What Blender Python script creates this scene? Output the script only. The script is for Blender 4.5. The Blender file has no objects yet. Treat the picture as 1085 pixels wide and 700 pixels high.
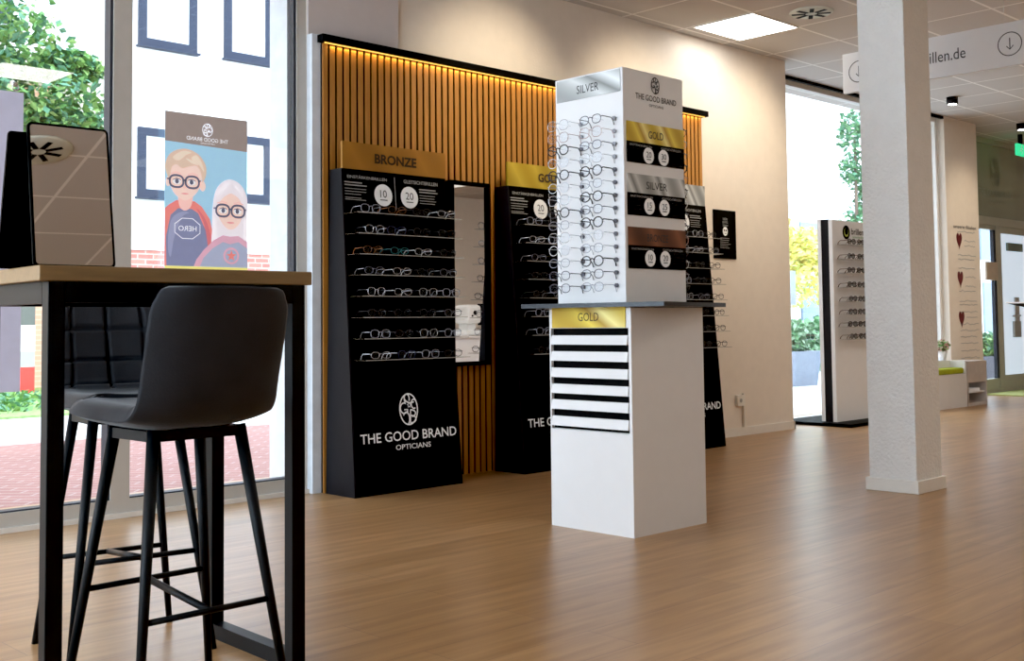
import bpy, bmesh, math, random
from mathutils import Vector, Matrix, Euler
random.seed(7)
PI = math.pi
sc = bpy.context.scene
COL = sc.collection

# ------------------------------------------------------------------ materials
def _nt(name):
    m = bpy.data.materials.new(name); m.use_nodes = True
    nt = m.node_tree; nt.nodes.clear()
    out = nt.nodes.new('ShaderNodeOutputMaterial')
    return m, nt, out

def mat(name, col, rough=0.5, metal=0.0, var=0.06, scale=12.0, bump=0.0, bscale=60.0, spec=0.5,
        emit=None, estr=0.0, trans=0.0, coat=0.0, stretch=None, sheen=0.0):
    m, nt, out = _nt(name)
    p = nt.nodes.new('ShaderNodeBsdfPrincipled')
    nt.links.new(p.outputs[0], out.inputs[0])
    tc = nt.nodes.new('ShaderNodeTexCoord')
    mp = nt.nodes.new('ShaderNodeMapping'); nt.links.new(tc.outputs['Object'], mp.inputs[0])
    if stretch: mp.inputs['Scale'].default_value = stretch
    nz = nt.nodes.new('ShaderNodeTexNoise'); nz.inputs['Scale'].default_value = scale; nz.inputs['Detail'].default_value = 4
    nt.links.new(mp.outputs[0], nz.inputs['Vector'])
    cr = nt.nodes.new('ShaderNodeValToRGB')
    lo = [max(0, c*(1-var)) for c in col]; hi = [min(1, c*(1+var)) for c in col]
    cr.color_ramp.elements[0].position = .3; cr.color_ramp.elements[1].position = .7
    cr.color_ramp.elements[0].color = (*lo, 1); cr.color_ramp.elements[1].color = (*hi, 1)
    nt.links.new(nz.outputs[0], cr.inputs[0]); nt.links.new(cr.outputs[0], p.inputs['Base Color'])
    p.inputs['Roughness'].default_value = rough; p.inputs['Metallic'].default_value = metal
    p.inputs['Specular IOR Level'].default_value = spec
    if coat: p.inputs['Coat Weight'].default_value = coat
    if sheen:
        p.inputs['Sheen Weight'].default_value = sheen; p.inputs['Sheen Roughness'].default_value = .35
    if emit: p.inputs['Emission Color'].default_value = (*emit, 1); p.inputs['Emission Strength'].default_value = estr
    if bump:
        n2 = nt.nodes.new('ShaderNodeTexNoise'); n2.inputs['Scale'].default_value = bscale; n2.inputs['Detail'].default_value = 3
        nt.links.new(tc.outputs['Object'], n2.inputs['Vector'])
        b = nt.nodes.new('ShaderNodeBump'); b.inputs['Strength'].default_value = bump; b.inputs['Distance'].default_value = .01
        nt.links.new(n2.outputs[0], b.inputs['Height']); nt.links.new(b.outputs[0], p.inputs['Normal'])
    return m

def glass(name, tint=(0.97, 0.99, 1.0), gl=0.08, rough=0.0):
    m, nt, out = _nt(name)
    t = nt.nodes.new('ShaderNodeBsdfTransparent'); t.inputs[0].default_value = (*tint, 1)
    g = nt.nodes.new('ShaderNodeBsdfGlossy'); g.inputs['Roughness'].default_value = rough
    lw = nt.nodes.new('ShaderNodeLayerWeight'); lw.inputs['Blend'].default_value = .5
    pw = nt.nodes.new('ShaderNodeMath'); pw.operation = 'POWER'; pw.inputs[1].default_value = 5
    nt.links.new(lw.outputs['Facing'], pw.inputs[0])
    mu = nt.nodes.new('ShaderNodeMath'); mu.operation = 'MULTIPLY_ADD'; mu.use_clamp = True
    mu.inputs[1].default_value = .9; mu.inputs[2].default_value = gl
    nt.links.new(pw.outputs[0], mu.inputs[0])
    mx = nt.nodes.new('ShaderNodeMixShader')
    nt.links.new(mu.outputs[0], mx.inputs[0]); nt.links.new(t.outputs[0], mx.inputs[1]); nt.links.new(g.outputs[0], mx.inputs[2])
    nt.links.new(mx.outputs[0], out.inputs[0])
    return m

def floor_mat():
    m, nt, out = _nt('laminate_floor')
    N = nt.nodes.new; L = nt.links.new
    p = N('ShaderNodeBsdfPrincipled'); L(p.outputs[0], out.inputs[0])
    tc = N('ShaderNodeTexCoord')
    br = N('ShaderNodeTexBrick'); L(tc.outputs['Object'], br.inputs['Vector'])
    br.inputs['Scale'].default_value = 1; br.inputs['Brick Width'].default_value = 1.25; br.inputs['Row Height'].default_value = .19
    br.inputs['Mortar Size'].default_value = .0015; br.inputs['Color1'].default_value = (.37, .205, .085, 1)
    br.inputs['Color2'].default_value = (.44, .255, .115, 1); br.inputs['Mortar'].default_value = (.27, .15, .08, 1); br.offset = .37
    mp = N('ShaderNodeMapping'); mp.inputs['Scale'].default_value = (1.2, 14, 1); L(tc.outputs['Object'], mp.inputs[0])
    nz = N('ShaderNodeTexNoise'); nz.inputs['Scale'].default_value = 1.6; nz.inputs['Detail'].default_value = 6; L(mp.outputs[0], nz.inputs['Vector'])
    cr = N('ShaderNodeValToRGB'); cr.color_ramp.elements[0].color = (.80, .75, .68, 1); cr.color_ramp.elements[1].color = (1.12, 1.12, 1.12, 1)
    cr.color_ramp.elements[0].position = .35; cr.color_ramp.elements[1].position = .65
    L(nz.outputs[0], cr.inputs[0])
    mx = N('ShaderNodeMix'); mx.data_type = 'RGBA'; mx.blend_type = 'MULTIPLY'; mx.inputs[0].default_value = .9
    L(br.outputs['Color'], mx.inputs[6]); L(cr.outputs[0], mx.inputs[7]); L(mx.outputs[2], p.inputs['Base Color'])
    p.inputs['Roughness'].default_value = .33; p.inputs['Specular IOR Level'].default_value = .7
    return m

def ceiling_mat():
    m, nt, out = _nt('ceiling_tiles')
    N = nt.nodes.new; L = nt.links.new
    p = N('ShaderNodeBsdfPrincipled'); L(p.outputs[0], out.inputs[0])
    tc = N('ShaderNodeTexCoord')
    br = N('ShaderNodeTexBrick'); br.offset = 0
    mp = N('ShaderNodeMapping'); mp.inputs['Location'].default_value = (-6.79+.6*20, -5.13+.6*30, 0); L(tc.outputs['Object'], mp.inputs[0]); L(mp.outputs[0], br.inputs['Vector'])
    br.inputs['Scale'].default_value = 1; br.inputs['Brick Width'].default_value = .6; br.inputs['Row Height'].default_value = .6
    br.inputs['Mortar Size'].default_value = .011
    br.inputs['Color1'].default_value = (.60, .575, .55, 1); br.inputs['Color2'].default_value = (.63, .60, .575, 1); br.inputs['Mortar'].default_value = (.92, .90, .87, 1)
    L(br.outputs['Color'], p.inputs['Base Color']); p.inputs['Roughness'].default_value = .85
    return m

def brick_mat(name, c1, c2, mo, w, h, ms, loc=(0, 0, 0), rot=(0, 0, 0)):
    m, nt, out = _nt(name)
    N = nt.nodes.new; L = nt.links.new
    p = N('ShaderNodeBsdfPrincipled'); L(p.outputs[0], out.inputs[0])
    tc = N('ShaderNodeTexCoord'); mp = N('ShaderNodeMapping'); mp.inputs['Rotation'].default_value = rot
    br = N('ShaderNodeTexBrick'); L(tc.outputs['Object'], mp.inputs[0]); L(mp.outputs[0], br.inputs['Vector'])
    br.inputs['Scale'].default_value = 1; br.inputs['Brick Width'].default_value = w; br.inputs['Row Height'].default_value = h
    br.inputs['Mortar Size'].default_value = ms
    br.inputs['Color1'].default_value = (*c1, 1); br.inputs['Color2'].default_value = (*c2, 1); br.inputs['Mortar'].default_value = (*mo, 1)
    L(br.outputs['Color'], p.inputs['Base Color']); p.inputs['Roughness'].default_value = .8
    return m

def sweep_mat(name, cols, rough=.25, metal=.6, axis='X', scale=.6):
    """brushed / foil sheen made of soft diagonal bands"""
    m, nt, out = _nt(name)
    N = nt.nodes.new; L = nt.links.new
    p = N('ShaderNodeBsdfPrincipled'); L(p.outputs[0], out.inputs[0])
    tc = N('ShaderNodeTexCoord'); mp = N('ShaderNodeMapping'); mp.inputs['Rotation'].default_value = (.35, .45, .5)
    wv = N('ShaderNodeTexWave'); wv.inputs['Scale'].default_value = scale; wv.inputs['Distortion'].default_value = 1.2; wv.inputs['Detail'].default_value = 0
    L(tc.outputs['Object'], mp.inputs[0]); L(mp.outputs[0], wv.inputs['Vector'])
    cr = N('ShaderNodeValToRGB'); e = cr.color_ramp.elements
    e[0].color = (*cols[0], 1); e[1].color = (*cols[-1], 1)
    for i, c in enumerate(cols[1:-1]):
        k = e.new((i+1)/(len(cols)-1)); k.color = (*c, 1)
    L(wv.outputs[0], cr.inputs[0]); L(cr.outputs[0], p.inputs['Base Color'])
    p.inputs['Roughness'].default_value = rough; p.inputs['Metallic'].default_value = metal
    return m

M = {}
M['floor'] = floor_mat(); M['ceiling'] = ceiling_mat()
M['wall'] = mat('cream_wall', (.83, .755, .66), .9, var=.02, bump=.12, bscale=90)
M['pillar'] = mat('roughcast_plaster', (.82, .80, .76), .9, var=.02, bump=.8, bscale=55)
M['base'] = mat('white_skirting', (.82, .78, .71), .5, var=.02)
M['frame'] = mat('window_frame_paint', (.56, .53, .48), .45, var=.03)
M['frame_w'] = mat('white_frame_paint', (.82, .82, .80), .45, var=.02)
M['seal'] = mat('rubber_seal', (.02, .025, .04), .5)
M['alu'] = mat('olive_aluminium', (.50, .50, .42), .4, metal=.2, var=.03)
M['slat'] = mat('warm_oak_slat', (.50, .225, .045), .5, var=.14, scale=6, stretch=(12, 12, 1))
M['felt'] = mat('black_felt', (.012, .010, .009), .95)
M['black'] = mat('black_matt_panel', (.003, .003, .003), .6, var=.1, spec=.06)
M['black_side'] = mat('black_satin_side', (.009, .008, .010), .5, var=.1, spec=.15)
M['bmetal'] = mat('black_powder_metal', (.005, .006, .007), .45, var=.1, spec=.18)
M['white'] = mat('white_laminate', (.83, .83, .83), .35, var=.01)
M['cloth'] = mat('charcoal_velvet', (.015, .0165, .021), .85, var=.3, scale=7, bump=.1, bscale=200, sheen=.22)
M['ttop'] = mat('oak_table_top', (.22, .135, .055), .42, var=.12, scale=5, stretch=(2, 14, 14))
M['bronze_w'] = sweep_mat('bronze_board', [(.34, .15, .012), (.44, .20, .02), (.38, .17, .015)], .5, .1, scale=.8)
M['gold'] = sweep_mat('gold_foil', [(.55, .36, .02), (.88, .70, .09), (.50, .30, .03), (.95, .85, .32), (.60, .42, .03)], .42, .15, scale=1.1)
M['goldb'] = sweep_mat('gold_board', [(.42, .29, .02), (.62, .46, .05), (.48, .33, .02)], .5, .1, scale=1)
M['silver'] = sweep_mat('silver_foil', [(.30, .31, .30), (.62, .64, .63), (.22, .23, .22), (.75, .78, .78), (.35, .36, .35)], .4, .25, scale=1.0)
M['bronze'] = sweep_mat('bronze_foil', [(.11, .035, .015), (.26, .10, .045), (.09, .03, .012)], .4, .3, scale=1.0)
M['ink'] = mat('dark_ink', (.03, .03, .032), .6)
M['ink_b'] = mat('dark_brown_ink', (.05, .025, .006), .6)
M['print'] = mat('white_print', (.85, .85, .84), .6, emit=(1, 1, 1), estr=.08)
M['grey_print'] = mat('grey_print', (.42, .42, .41), .6)
M['mirror'] = mat('mirror_glass', (.93, .93, .93), .01, metal=1.0, var=0)
M['acry'] = glass('clear_acrylic', (.97, .975, .98), .06, .1)
M['acry_edge'] = mat('bright_acrylic_edge', (.42, .41, .37), .15, spec=.9, emit=(.9, .85, .75), estr=.02)
M['pane'] = glass('window_pane', (.97, .99, 1.0), .06)
M['lens'] = glass('spectacle_lens', (.94, .955, .975), .012, .08)
M['lens_d'] = glass('tinted_lens', (.25, .25, .25), .12)
M['steel'] = mat('brushed_steel', (.55, .55, .54), .3, metal=.9)
M['lit'] = mat('lit_diffuser', (1, 1, 1), .5, emit=(1, .97, .92), estr=9)
M['knob'] = mat('dark_grey_knob', (.10, .10, .12), .4)
M['knob_l'] = mat('light_grey_knob', (.32, .34, .38), .4)
M['poster_back'] = mat('lavender_grey_poster', (.42, .42, .52), .6, emit=(.50, .50, .66), estr=.28)  # emission stands in for daylight coming through the hanging banner

# ------------------------------------------------------------------ mesh builder
class MB:
    def __init__(s): s.bm = bmesh.new(); s.mi = 0; s.tag = 0
    def _set(s, fs):
        for f in fs: f.material_index = s.mi
    def box(s, x0, x1, y0, y1, z0, z1, T=None):
        vs = [s.bm.verts.new((x, y, z)) for x in (x0, x1) for y in (y0, y1) for z in (z0, z1)]
        if T is not None:
            for v in vs: v.co = T @ v.co
        q = [(0, 1, 3, 2), (4, 6, 7, 5), (0, 4, 5, 1), (2, 3, 7, 6), (0, 2, 6, 4), (1, 5, 7, 3)]
        s._set([s.bm.faces.new([vs[i] for i in f]) for f in q]); return s
    def hexa(s, p):   # 8 points: bottom ring 4, top ring 4
        vs = [s.bm.verts.new(a) for a in p]
        q = [(3, 2, 1, 0), (4, 5, 6, 7), (0, 1, 5, 4), (1, 2, 6, 5), (2, 3, 7, 6), (3, 0, 4, 7)]
        s._set([s.bm.faces.new([vs[i] for i in f]) for f in q]); return s
    def tube(s, pts, r, n=8, closed=False, sx=1.0):
        pts = [Vector(p) for p in pts]; k = len(pts)
        rs = r if isinstance(r, (list, tuple)) else [r]*k
        rings = []
        for i, p in enumerate(pts):
            if closed: d = pts[(i+1) % k]-pts[i-1]
            else: d = pts[min(i+1, k-1)]-pts[max(i-1, 0)]
            d.normalize()
            a = Vector((0, 0, 1)) if abs(d.z) < .9 else Vector((0, 1, 0))
            u = d.cross(a).normalized(); v = d.cross(u).normalized()
            rings.append([s.bm.verts.new(p+rs[i]*(math.cos(2*PI*j/n)*u*sx+math.sin(2*PI*j/n)*v)) for j in range(n)])
        fs = []
        for i in range(k if closed else k-1):
            A, B = rings[i], rings[(i+1) % k]
            for j in range(n): fs.append(s.bm.faces.new((A[j], A[(j+1) % n], B[(j+1) % n], B[j])))
        for f in fs: f.smooth = True
        if not closed: fs += [s.bm.faces.new(rings[0][::-1]), s.bm.faces.new(rings[-1])]
        s._set(fs); return s
    def lathe(s, prof, c=(0, 0, 0), n=24):
        c = Vector(c); rings = []
        for r, z in prof:
            rings.append([s.bm.verts.new(c+Vector((r*math.cos(2*PI*j/n), r*math.sin(2*PI*j/n), z))) for j in range(n)])
        fs = []
        for A, B in zip(rings, rings[1:]):
            for j in range(n):
                f = s.bm.faces.new((A[j], A[(j+1) % n], B[(j+1) % n], B[j])); f.smooth = True; fs.append(f)
        fs += [s.bm.faces.new(rings[0][::-1]), s.bm.faces.new(rings[-1])]
        s._set(fs); return s
    def poly(s, F, pts, t=.001, z=0.0):   # flat shape in frame F, thickness t
        n = len(pts)
        a = [s.bm.verts.new(F @ Vector((x, y, z))) for x, y in pts]; b = [s.bm.verts.new(F @ Vector((x, y, z+t))) for x, y in pts]
        fs = [s.bm.faces.new(b)]
        for i in range(n): fs.append(s.bm.faces.new((a[i], a[(i+1) % n], b[(i+1) % n], b[i])))
        s._set(fs); return s
    def disc(s, F, cx, cy, rx, ry=None, t=.001, z=0, n=28):
        ry = ry or rx
        return s.poly(F, [(cx+rx*math.cos(2*PI*i/n), cy+ry*math.sin(2*PI*i/n)) for i in range(n)], t, z)
    def rect(s, F, x0, x1, y0, y1, t=.001, z=0): return s.poly(F, [(x0, y0), (x1, y0), (x1, y1), (x0, y1)], t, z)
    def stroke(s, F, pts, w, t=.001, z=0, closed=False):
        k = len(pts); L = []; R = []
        for i in range(k):
            if closed: a, b = pts[i-1], pts[(i+1) % k]
            else: a, b = pts[max(i-1, 0)], pts[min(i+1, k-1)]
            dx, dy = b[0]-a[0], b[1]-a[1]; l = math.hypot(dx, dy) or 1; nx, ny = -dy/l*w/2, dx/l*w/2
            L.append(s.bm.verts.new(F @ Vector((pts[i][0]+nx, pts[i][1]+ny, z+t)))); R.append(s.bm.verts.new(F @ Vector((pts[i][0]-nx, pts[i][1]-ny, z+t))))
        fs = []
        for i in range(k if closed else k-1):
            j = (i+1) % k; fs.append(s.bm.faces.new((R[i], R[j], L[j], L[i])))
        s._set(fs); return s
    def build(s, name, mats, parent=None, loc=None, bevel=0, recalc=True):
        if not isinstance(mats, (list, tuple)): mats = [mats]
        if recalc: bmesh.ops.recalc_face_normals(s.bm, faces=s.bm.faces)
        me = bpy.data.meshes.new(name); s.bm.to_mesh(me); s.bm.free()
        for m in mats: me.materials.append(m)
        o = bpy.data.objects.new(name, me); COL.objects.link(o)
        if parent: o.parent = parent
        if loc: o.location = loc
        if bevel:
            b = o.modifiers.new('bevel', 'BEVEL'); b.width = bevel; b.segments = 2; b.limit_method = 'ANGLE'
        return o

def frame(o, right, up):
    r = Vector(right).normalized(); u = Vector(up).normalized(); n = r.cross(u)
    m = Matrix((r, u, n)).transposed().to_4x4(); m.translation = Vector(o); return m

def tag(o, label, cat, group=None, kind=None):
    o['label'] = label; o['category'] = cat
    if group: o['group'] = group
    if kind: o['kind'] = kind
    return o
def struct(o): o['kind'] = 'structure'; return o
def thing(name, loc, label, cat, group=None, rz=0):
    o = bpy.data.objects.new(name, None); COL.objects.link(o); o.location = loc; o.rotation_euler = (0, 0, rz); o.empty_display_size = .1
    return tag(o, label, cat, group)

_tc = {}
def text_mb(mb, F, s, cx, cy, width=None, height=None, z=.0012, bold=0.0, align='C', ext=0.0004, shear=0):
    """adds flat lettering centred at cx, cy of frame F to builder mb"""
    key = (s, bold)
    if key not in _tc:
        cu = bpy.data.curves.new('t', 'FONT'); cu.body = s; cu.size = 1; cu.offset = bold; cu.resolution_u = 3
        ob = bpy.data.objects.new('t', cu); COL.objects.link(ob)
        me = bpy.data.meshes.new_from_object(ob.evaluated_get(bpy.context.evaluated_depsgraph_get()))
        vs = [tuple(v.co) for v in me.vertices]; fs = [tuple(p.vertices) for p in me.polygons]
        bpy.data.objects.remove(ob); bpy.data.curves.remove(cu); bpy.data.meshes.remove(me)
        x0 = min(v[0] for v in vs); x1 = max(v[0] for v in vs); y0 = min(v[1] for v in vs); y1 = max(v[1] for v in vs)
        _tc[key] = (vs, fs, x0, x1, y0, y1)
    vs, fs, x0, x1, y0, y1 = _tc[key]
    sx = width/(x1-x0) if width else None; sy = height/(y1-y0) if height else None
    sx = sx or sy; sy = sy or sx
    off = {'C': (x0+x1)/2, 'L': x0, 'R': x1}[align]
    nv = [mb.bm.verts.new(F @ Vector(((v[0]-off)*sx+cx, (v[1]-(y0+y1)/2)*sy+cy, z+ext))) for v in vs]
    for f in fs:
        try: q = mb.bm.faces.new([nv[i] for i in f]); q.material_index = mb.mi
        except ValueError: pass

def emblem(mb, F, cx, cy, rx, ry, w, z=.0012):
    """round monogram: ring, G and B strokes with a small star at the middle"""
    E = lambda ax, ay, bx, by, a0, a1, n=18: [(cx+(ax+bx*math.cos(math.radians(a0+(a1-a0)*i/n)))*rx, cy+(ay+by*math.sin(math.radians(a0+(a1-a0)*i/n)))*ry) for i in range(n+1)]
    mb.stroke(F, E(0, 0, 1, 1, 0, 360, 32)[:-1], w, z=z, closed=True)
    mb.stroke(F, E(-.5, .08, .42, .34, 60, 330), w, z=z)                       # G
    mb.stroke(F, [(cx-.5*rx, cy-.02*ry), (cx-.1*rx, cy-.02*ry), (cx-.14*rx, cy-.3*ry)], w, z=z)
    mb.stroke(F, [(cx+.12*rx, cy-.95*ry), (cx+.2*rx, cy-.1*ry)], w, z=z)        # B
    mb.stroke(F, E(.25, -.28, .5, .22, 100, -80), w, z=z)
    mb.stroke(F, E(.2, -.66, .58, .24, 90, -90), w, z=z)
    mb.stroke(F, E(-.15, .68, .28, .3, -30, 230), w, z=z)                       # upper loops
    mb.stroke(F, E(.62, .32, .3, .3, 40, 300), w, z=z)
    mb.stroke(F, E(-.3, -.6, .35, .42, -60, 150), w, z=z)
    mb.stroke(F, E(.25, .95, .75, .55, 190, 300), w, z=z)
    st = [(cx+(.08+.22*(1 if i % 2 == 0 else .45)*math.sin(i*PI/5))*rx, cy+(.26+.18*(1 if i % 2 == 0 else .45)*math.cos(i*PI/5))*ry) for i in range(10)]
    mb.stroke(F, st, w*.6, z=z, closed=True)

# ------------------------------------------------------------------ camera
YAW, PIT, ROL, FPX, CY = 0.80141176, 0.05368877, -0.01101136, 1203.88, 277.91
f = Vector((math.cos(YAW)*math.cos(PIT), math.sin(YAW)*math.cos(PIT), math.sin(PIT)))
r = Vector((math.sin(YAW), -math.cos(YAW), 0)); u = r.cross(f)
r2 = r*math.cos(ROL)+u*math.sin(ROL); u2 = r2.cross(f)
cam = bpy.data.cameras.new('camera'); co = bpy.data.objects.new('camera', cam); COL.objects.link(co)
mw = Matrix((r2, u2, -f)).transposed().to_4x4(); mw.translation = Vector((0, 0, .9)); co.matrix_world = mw
cam.sensor_width = 36; cam.lens = FPX/1085*36; cam.shift_y = -(350-CY)/1085; cam.clip_start = .05; cam.clip_end = 200
sc.camera = co

# ------------------------------------------------------------------ room shell
ZC = 3.09
struct(MB().box(-3.1, 17.1, -4.6, 5.95, -.1, 0).build('floor', M['floor']))
struct(MB().box(-3.1, 17.1, -4.6, 5.95, ZC, ZC+.12).build('ceiling', M['ceiling']))
struct(MB().box(3.5, 8.3, 5.22, 5.58, 0, ZC).build('wall_back', M['wall']))
struct(MB().box(3.5, 4.13, 5.205, 5.22, 2.5, ZC).build('trim_1', mat('mauve_wall', (.70, .64, .62), .9, var=.02)))
b = MB(); b.box(-3.1, -3.0, -4.6, .5, 0, ZC); struct(b.build('wall_left', M['wall']))
b = MB()
for a in ((.5, 5.31, 0, .1), (.5, 5.31, 3.0, ZC), (.5, .6, .1, 3), (5.2, 5.31, .1, 3), (2.8, 2.9, .1, 3)): b.box(-3.09, -3.0, *a)
w3 = struct(b.build('window_3', M['frame'])); MB().box(-3.05, -3.044, .6, 5.2, .1, 3).build('pane', M['pane'], w3)
struct(MB().box(-3.0, 17.0, -4.6, -4.5, 0, ZC).build('wall_front', M['wall']))
struct(MB().box(17.0, 17.1, -4.6, 5.95, 0, ZC).build('wall_right', M['wall']))
struct(MB().box(11.85, 12.65, 5.5, 5.95, 0, ZC).build('wall_pier', M['wall']))
struct(MB().box(15.6, 17.0, 5.8, 5.95, 0, ZC).build('wall_far', M['wall']))
b = MB(); b.box(6.86, 8.312, 5.208, 5.22, 0, .065); b.box(8.3, 8.312, 5.208, 5.62, 0, .065)
struct(b.build('baseboard_back', M['base']))
struct(MB().box(-3, 3.5, 5.2, 5.225, 0, .022).build('baseboard_left', M['base']))
struct(MB().box(11.84, 12.66, 5.488, 5.5, 0, .065).build('baseboard_right', M['base']))

# left shop window
w = MB()
w.box(-3, 3.5, 5.225, 5.31, 0, .085)
w.box(-3, 3.5, 5.225, 5.31, 3.0, ZC)
for x0, x1 in ((3.44, 3.5), (2.40, 2.495), (.2, .29), (-2.0, -1.91)): w.box(x0, x1, 5.225, 5.31, .085, 3.0)
w1 = struct(w.build('window_1', M['frame']))
s_ = MB()
for x0, x1 in ((3.425, 3.44), (2.386, 2.40), (.186, .2), (-2.014, -2.0)): s_.box(x0, x1, 5.235, 5.30, .085, 3.0)
s_.box(-3, 3.44, 5.235, 5.3, .085, .092)
s_.build('seal', M['seal'], w1)
for x0, x1 in ((2.495, 3.425), (.29, 2.386), (-1.91, .186), (-3.0, -2.014)):
    MB().box(x0, x1, 5.262, 5.268, .09, 3.0).build('pane', M['pane'], w1)
b = MB(); b.box(3.5, 3.56, 5.17, 5.222, 0, 2.5); b.box(3.49, 3.4999, 5.311, 5.579, 0, ZC); struct(b.build('trim_2', mat('white_reveal', (.80, .86, .92), .6)))

# right shop window
w = MB()
w.box(8.3, 11.85, 5.58, 5.66, 3.03, ZC); w.box(8.3, 8.34, 5.58, 5.66, 0, 3.03); w.box(8.3, 11.85, 5.58, 5.66, 0, .03)
w.box(11.8, 11.85, 5.58, 5.66, 0, 3.03)
w2 = struct(w.build('window_2', M['frame_w']))
MB().box(8.34, 11.8, 5.61, 5.616, .03, 3.03).build('pane', M['pane'], w2)
b = MB().box(8.3, 11.85, 5.50, 5.53, 3.06, 3.088); struct(b.build('trim_3', M['black']))

# entrance doors with transom
d = MB()
for x0, x1 in ((12.65, 12.72), (15.52, 15.6)): d.box(x0, x1, 5.85, 5.93, 0, ZC)
d.box(12.72, 15.52, 5.85, 5.93, 3.03, ZC); d.box(12.72, 15.52, 5.84, 5.93, 2.03, 2.13)
d.box(12.72, 15.52, 5.85, 5.93, 0, .05); d.box(12.72, 13.93, 5.86, 5.92, .05, .17); d.box(12.72, 13.93, 5.86, 5.92, 1.98, 2.03)
d.box(13.95, 14.09, 5.86, 5.92, .05, 2.03)
d1 = struct(d.build('door_1', M['alu']))
MB().box(13.89, 13.95, 5.87, 5.91, .17, 1.98).build('seal', M['seal'], d1)
MB().box(12.72, 13.89, 5.888, 5.894, .17, 1.98).build('pane', M['pane'], d1)
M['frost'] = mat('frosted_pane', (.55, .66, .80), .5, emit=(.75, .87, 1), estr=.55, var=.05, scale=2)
dd = MB().box(14.09, 15.52, 5.865, 5.915, .05, .2).box(14.09, 15.52, 5.865, 5.915, 1.95, 2.03).box(15.42, 15.52, 5.865, 5.915, .2, 1.95).build('door_leaf', M['alu'], d1)
MB().box(14.09, 15.42, 5.888, 5.894, .2, 1.95).build('pane', M['frost'], dd)
tr = MB().box(12.72, 15.52, 5.885, 5.895, 2.13, 3.03).build('transom_pane', mat('olive_transom_reflection', (.36, .38, .28), .12, var=.15, scale=1.2, spec=.6), d1)  # reflected room is put into the opaque pane's olive colour
F = frame((14.05, 5.884, 2.6), (1, 0, 0), (0, 0, 1)); t = MB(); emblem(t, F, 0, .1, .13, .17, .02); text_mb(t, F, 'THE GOOD BRAND', 0, -.16, width=1.0, bold=.01); text_mb(t, F, 'OPTICIANS', 0, -.27, width=.34)
t.build('etched_lettering', mat('faint_etch', (.31, .33, .25), .4), tr)
b = MB(); b.tube([(14.46, 5.85, .93), (14.46, 5.80, .93), (14.23, 5.80, .925)], .012)
b.box(14.43, 14.56, 5.85, 5.865, .86, 1.16); b.build('handle', M['steel'], dd)
MB().box(14.42, 14.62, 5.86, 5.888, .66, .86).build('grey_sticker', M['grey_print'], dd)
MB().box(14.3, 14.75, 5.86, 5.888, 1.74, 1.84).build('closer_cover', mat('green_grey_cover', (.17, .22, .19), .5), dd)
MB().box(13.6, 13.93, 5.84, 5.86, 1.36, 1.58).build('paper_notice', mat('beige_notice', (.62, .52, .42), .7), d1)
M['mat_g'] = mat('lime_entrance_mat', (.46, .50, .18), .9)
tag(MB().box(13.3, 15.2, 5.25, 5.8, 0, .012).build('door_mat', M['mat_g']), 'flat lime green mat lying inside the glass entrance doors', 'mat')

# ------------------------------------------------------------------ square pillar
pl = thing('pillar', (5.742, 2.933, 0), 'square white roughcast pillar rising from the wood floor to the ceiling', 'pillar')
b = MB().box(-.1425, .1425, -.1325, .1325, 0, ZC); b.build('shaft', M['pillar'], pl, bevel=.004)
b = MB().box(-.158, .158, -.148, .148, 0, .066); b.build('skirting', M['base'], pl, bevel=.003)

# ------------------------------------------------------------------ slat wall
sl = thing('slat_wall_panel', (5.29, 5.19, 0), 'warm oak vertical slat panel with black top rail on the back wall', 'wall panel')
MB().box(-1.735, 1.745, .0, .028, 0, 2.47).build('backing', M['felt'], sl)
b = MB(); x = -1.735; n_ = 0
while x < 1.72:
    b.mi = 0; b.box(x, x+.032, -.045, -.037, 0, 2.45); b.mi = 1; b.box(x+.0005, x+.0315, -.037, .001, 0, 2.449); x += .0481
b.build('slats', [M['slat'], M['felt']], sl)
MB().box(-1.755, 1.765, -.075, .028, 2.455, 2.495).build('top_rail', M['black'], sl)
MB().box(-1.73, 1.74, -.058, -.052, 2.449, 2.455).build('led_strip', mat('amber_led', (1, .7, .2), .5, emit=(1, .55, .10), estr=1.2), sl)

# ------------------------------------------------------------------ eyeglasses meshes
def rim_pts(cx, rx, rz, n=16, e=2.4):
    out = []
    for i in range(n):
        a = 2*PI*i/n; c, s = math.cos(a), math.sin(a)
        out.append((cx+rx*math.copysign(abs(c)**(2/e), c), 0, rz*math.copysign(abs(s)**(2/e), s)))
    return out
def g_rims(b, th, rx, rz, e):
    for sgn in (-1, 1): b.tube(rim_pts(sgn*.035, rx, rz, e=e), th, n=5, closed=True)
    b.tube([(-.035+rx*.93, 0, rz*.3), (0, -.003, rz*.55), (.035-rx*.93, 0, rz*.3)], th, n=5)
    for sgn in (-1, 1): b.tube([(sgn*(.035+rx*.96), 0, rz*.35), (sgn*.067, .003, rz*.45)], th*1.1, n=5)
def g_temple(b, sgn, th, L, rz):
    b.tube([(sgn*.067, .002, rz*.45), (sgn*.067, L*.75, rz*.4), (sgn*.066, L*.93, -.006), (sgn*.065, L, -.022)], [th, th, th, th*1.3], n=5)
def g_lens(b, rx, rz, e):
    F = Matrix(((1, 0, 0, 0), (0, 0, -1, 0), (0, 1, 0, 0), (0, 0, 0, 1)))
    for sgn in (-1, 1):
        vs = [b.bm.verts.new(p) for p in rim_pts(sgn*.035, rx*.97, rz*.97, e=e)]
        q = b.bm.faces.new(vs); q.material_index = b.mi

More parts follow.
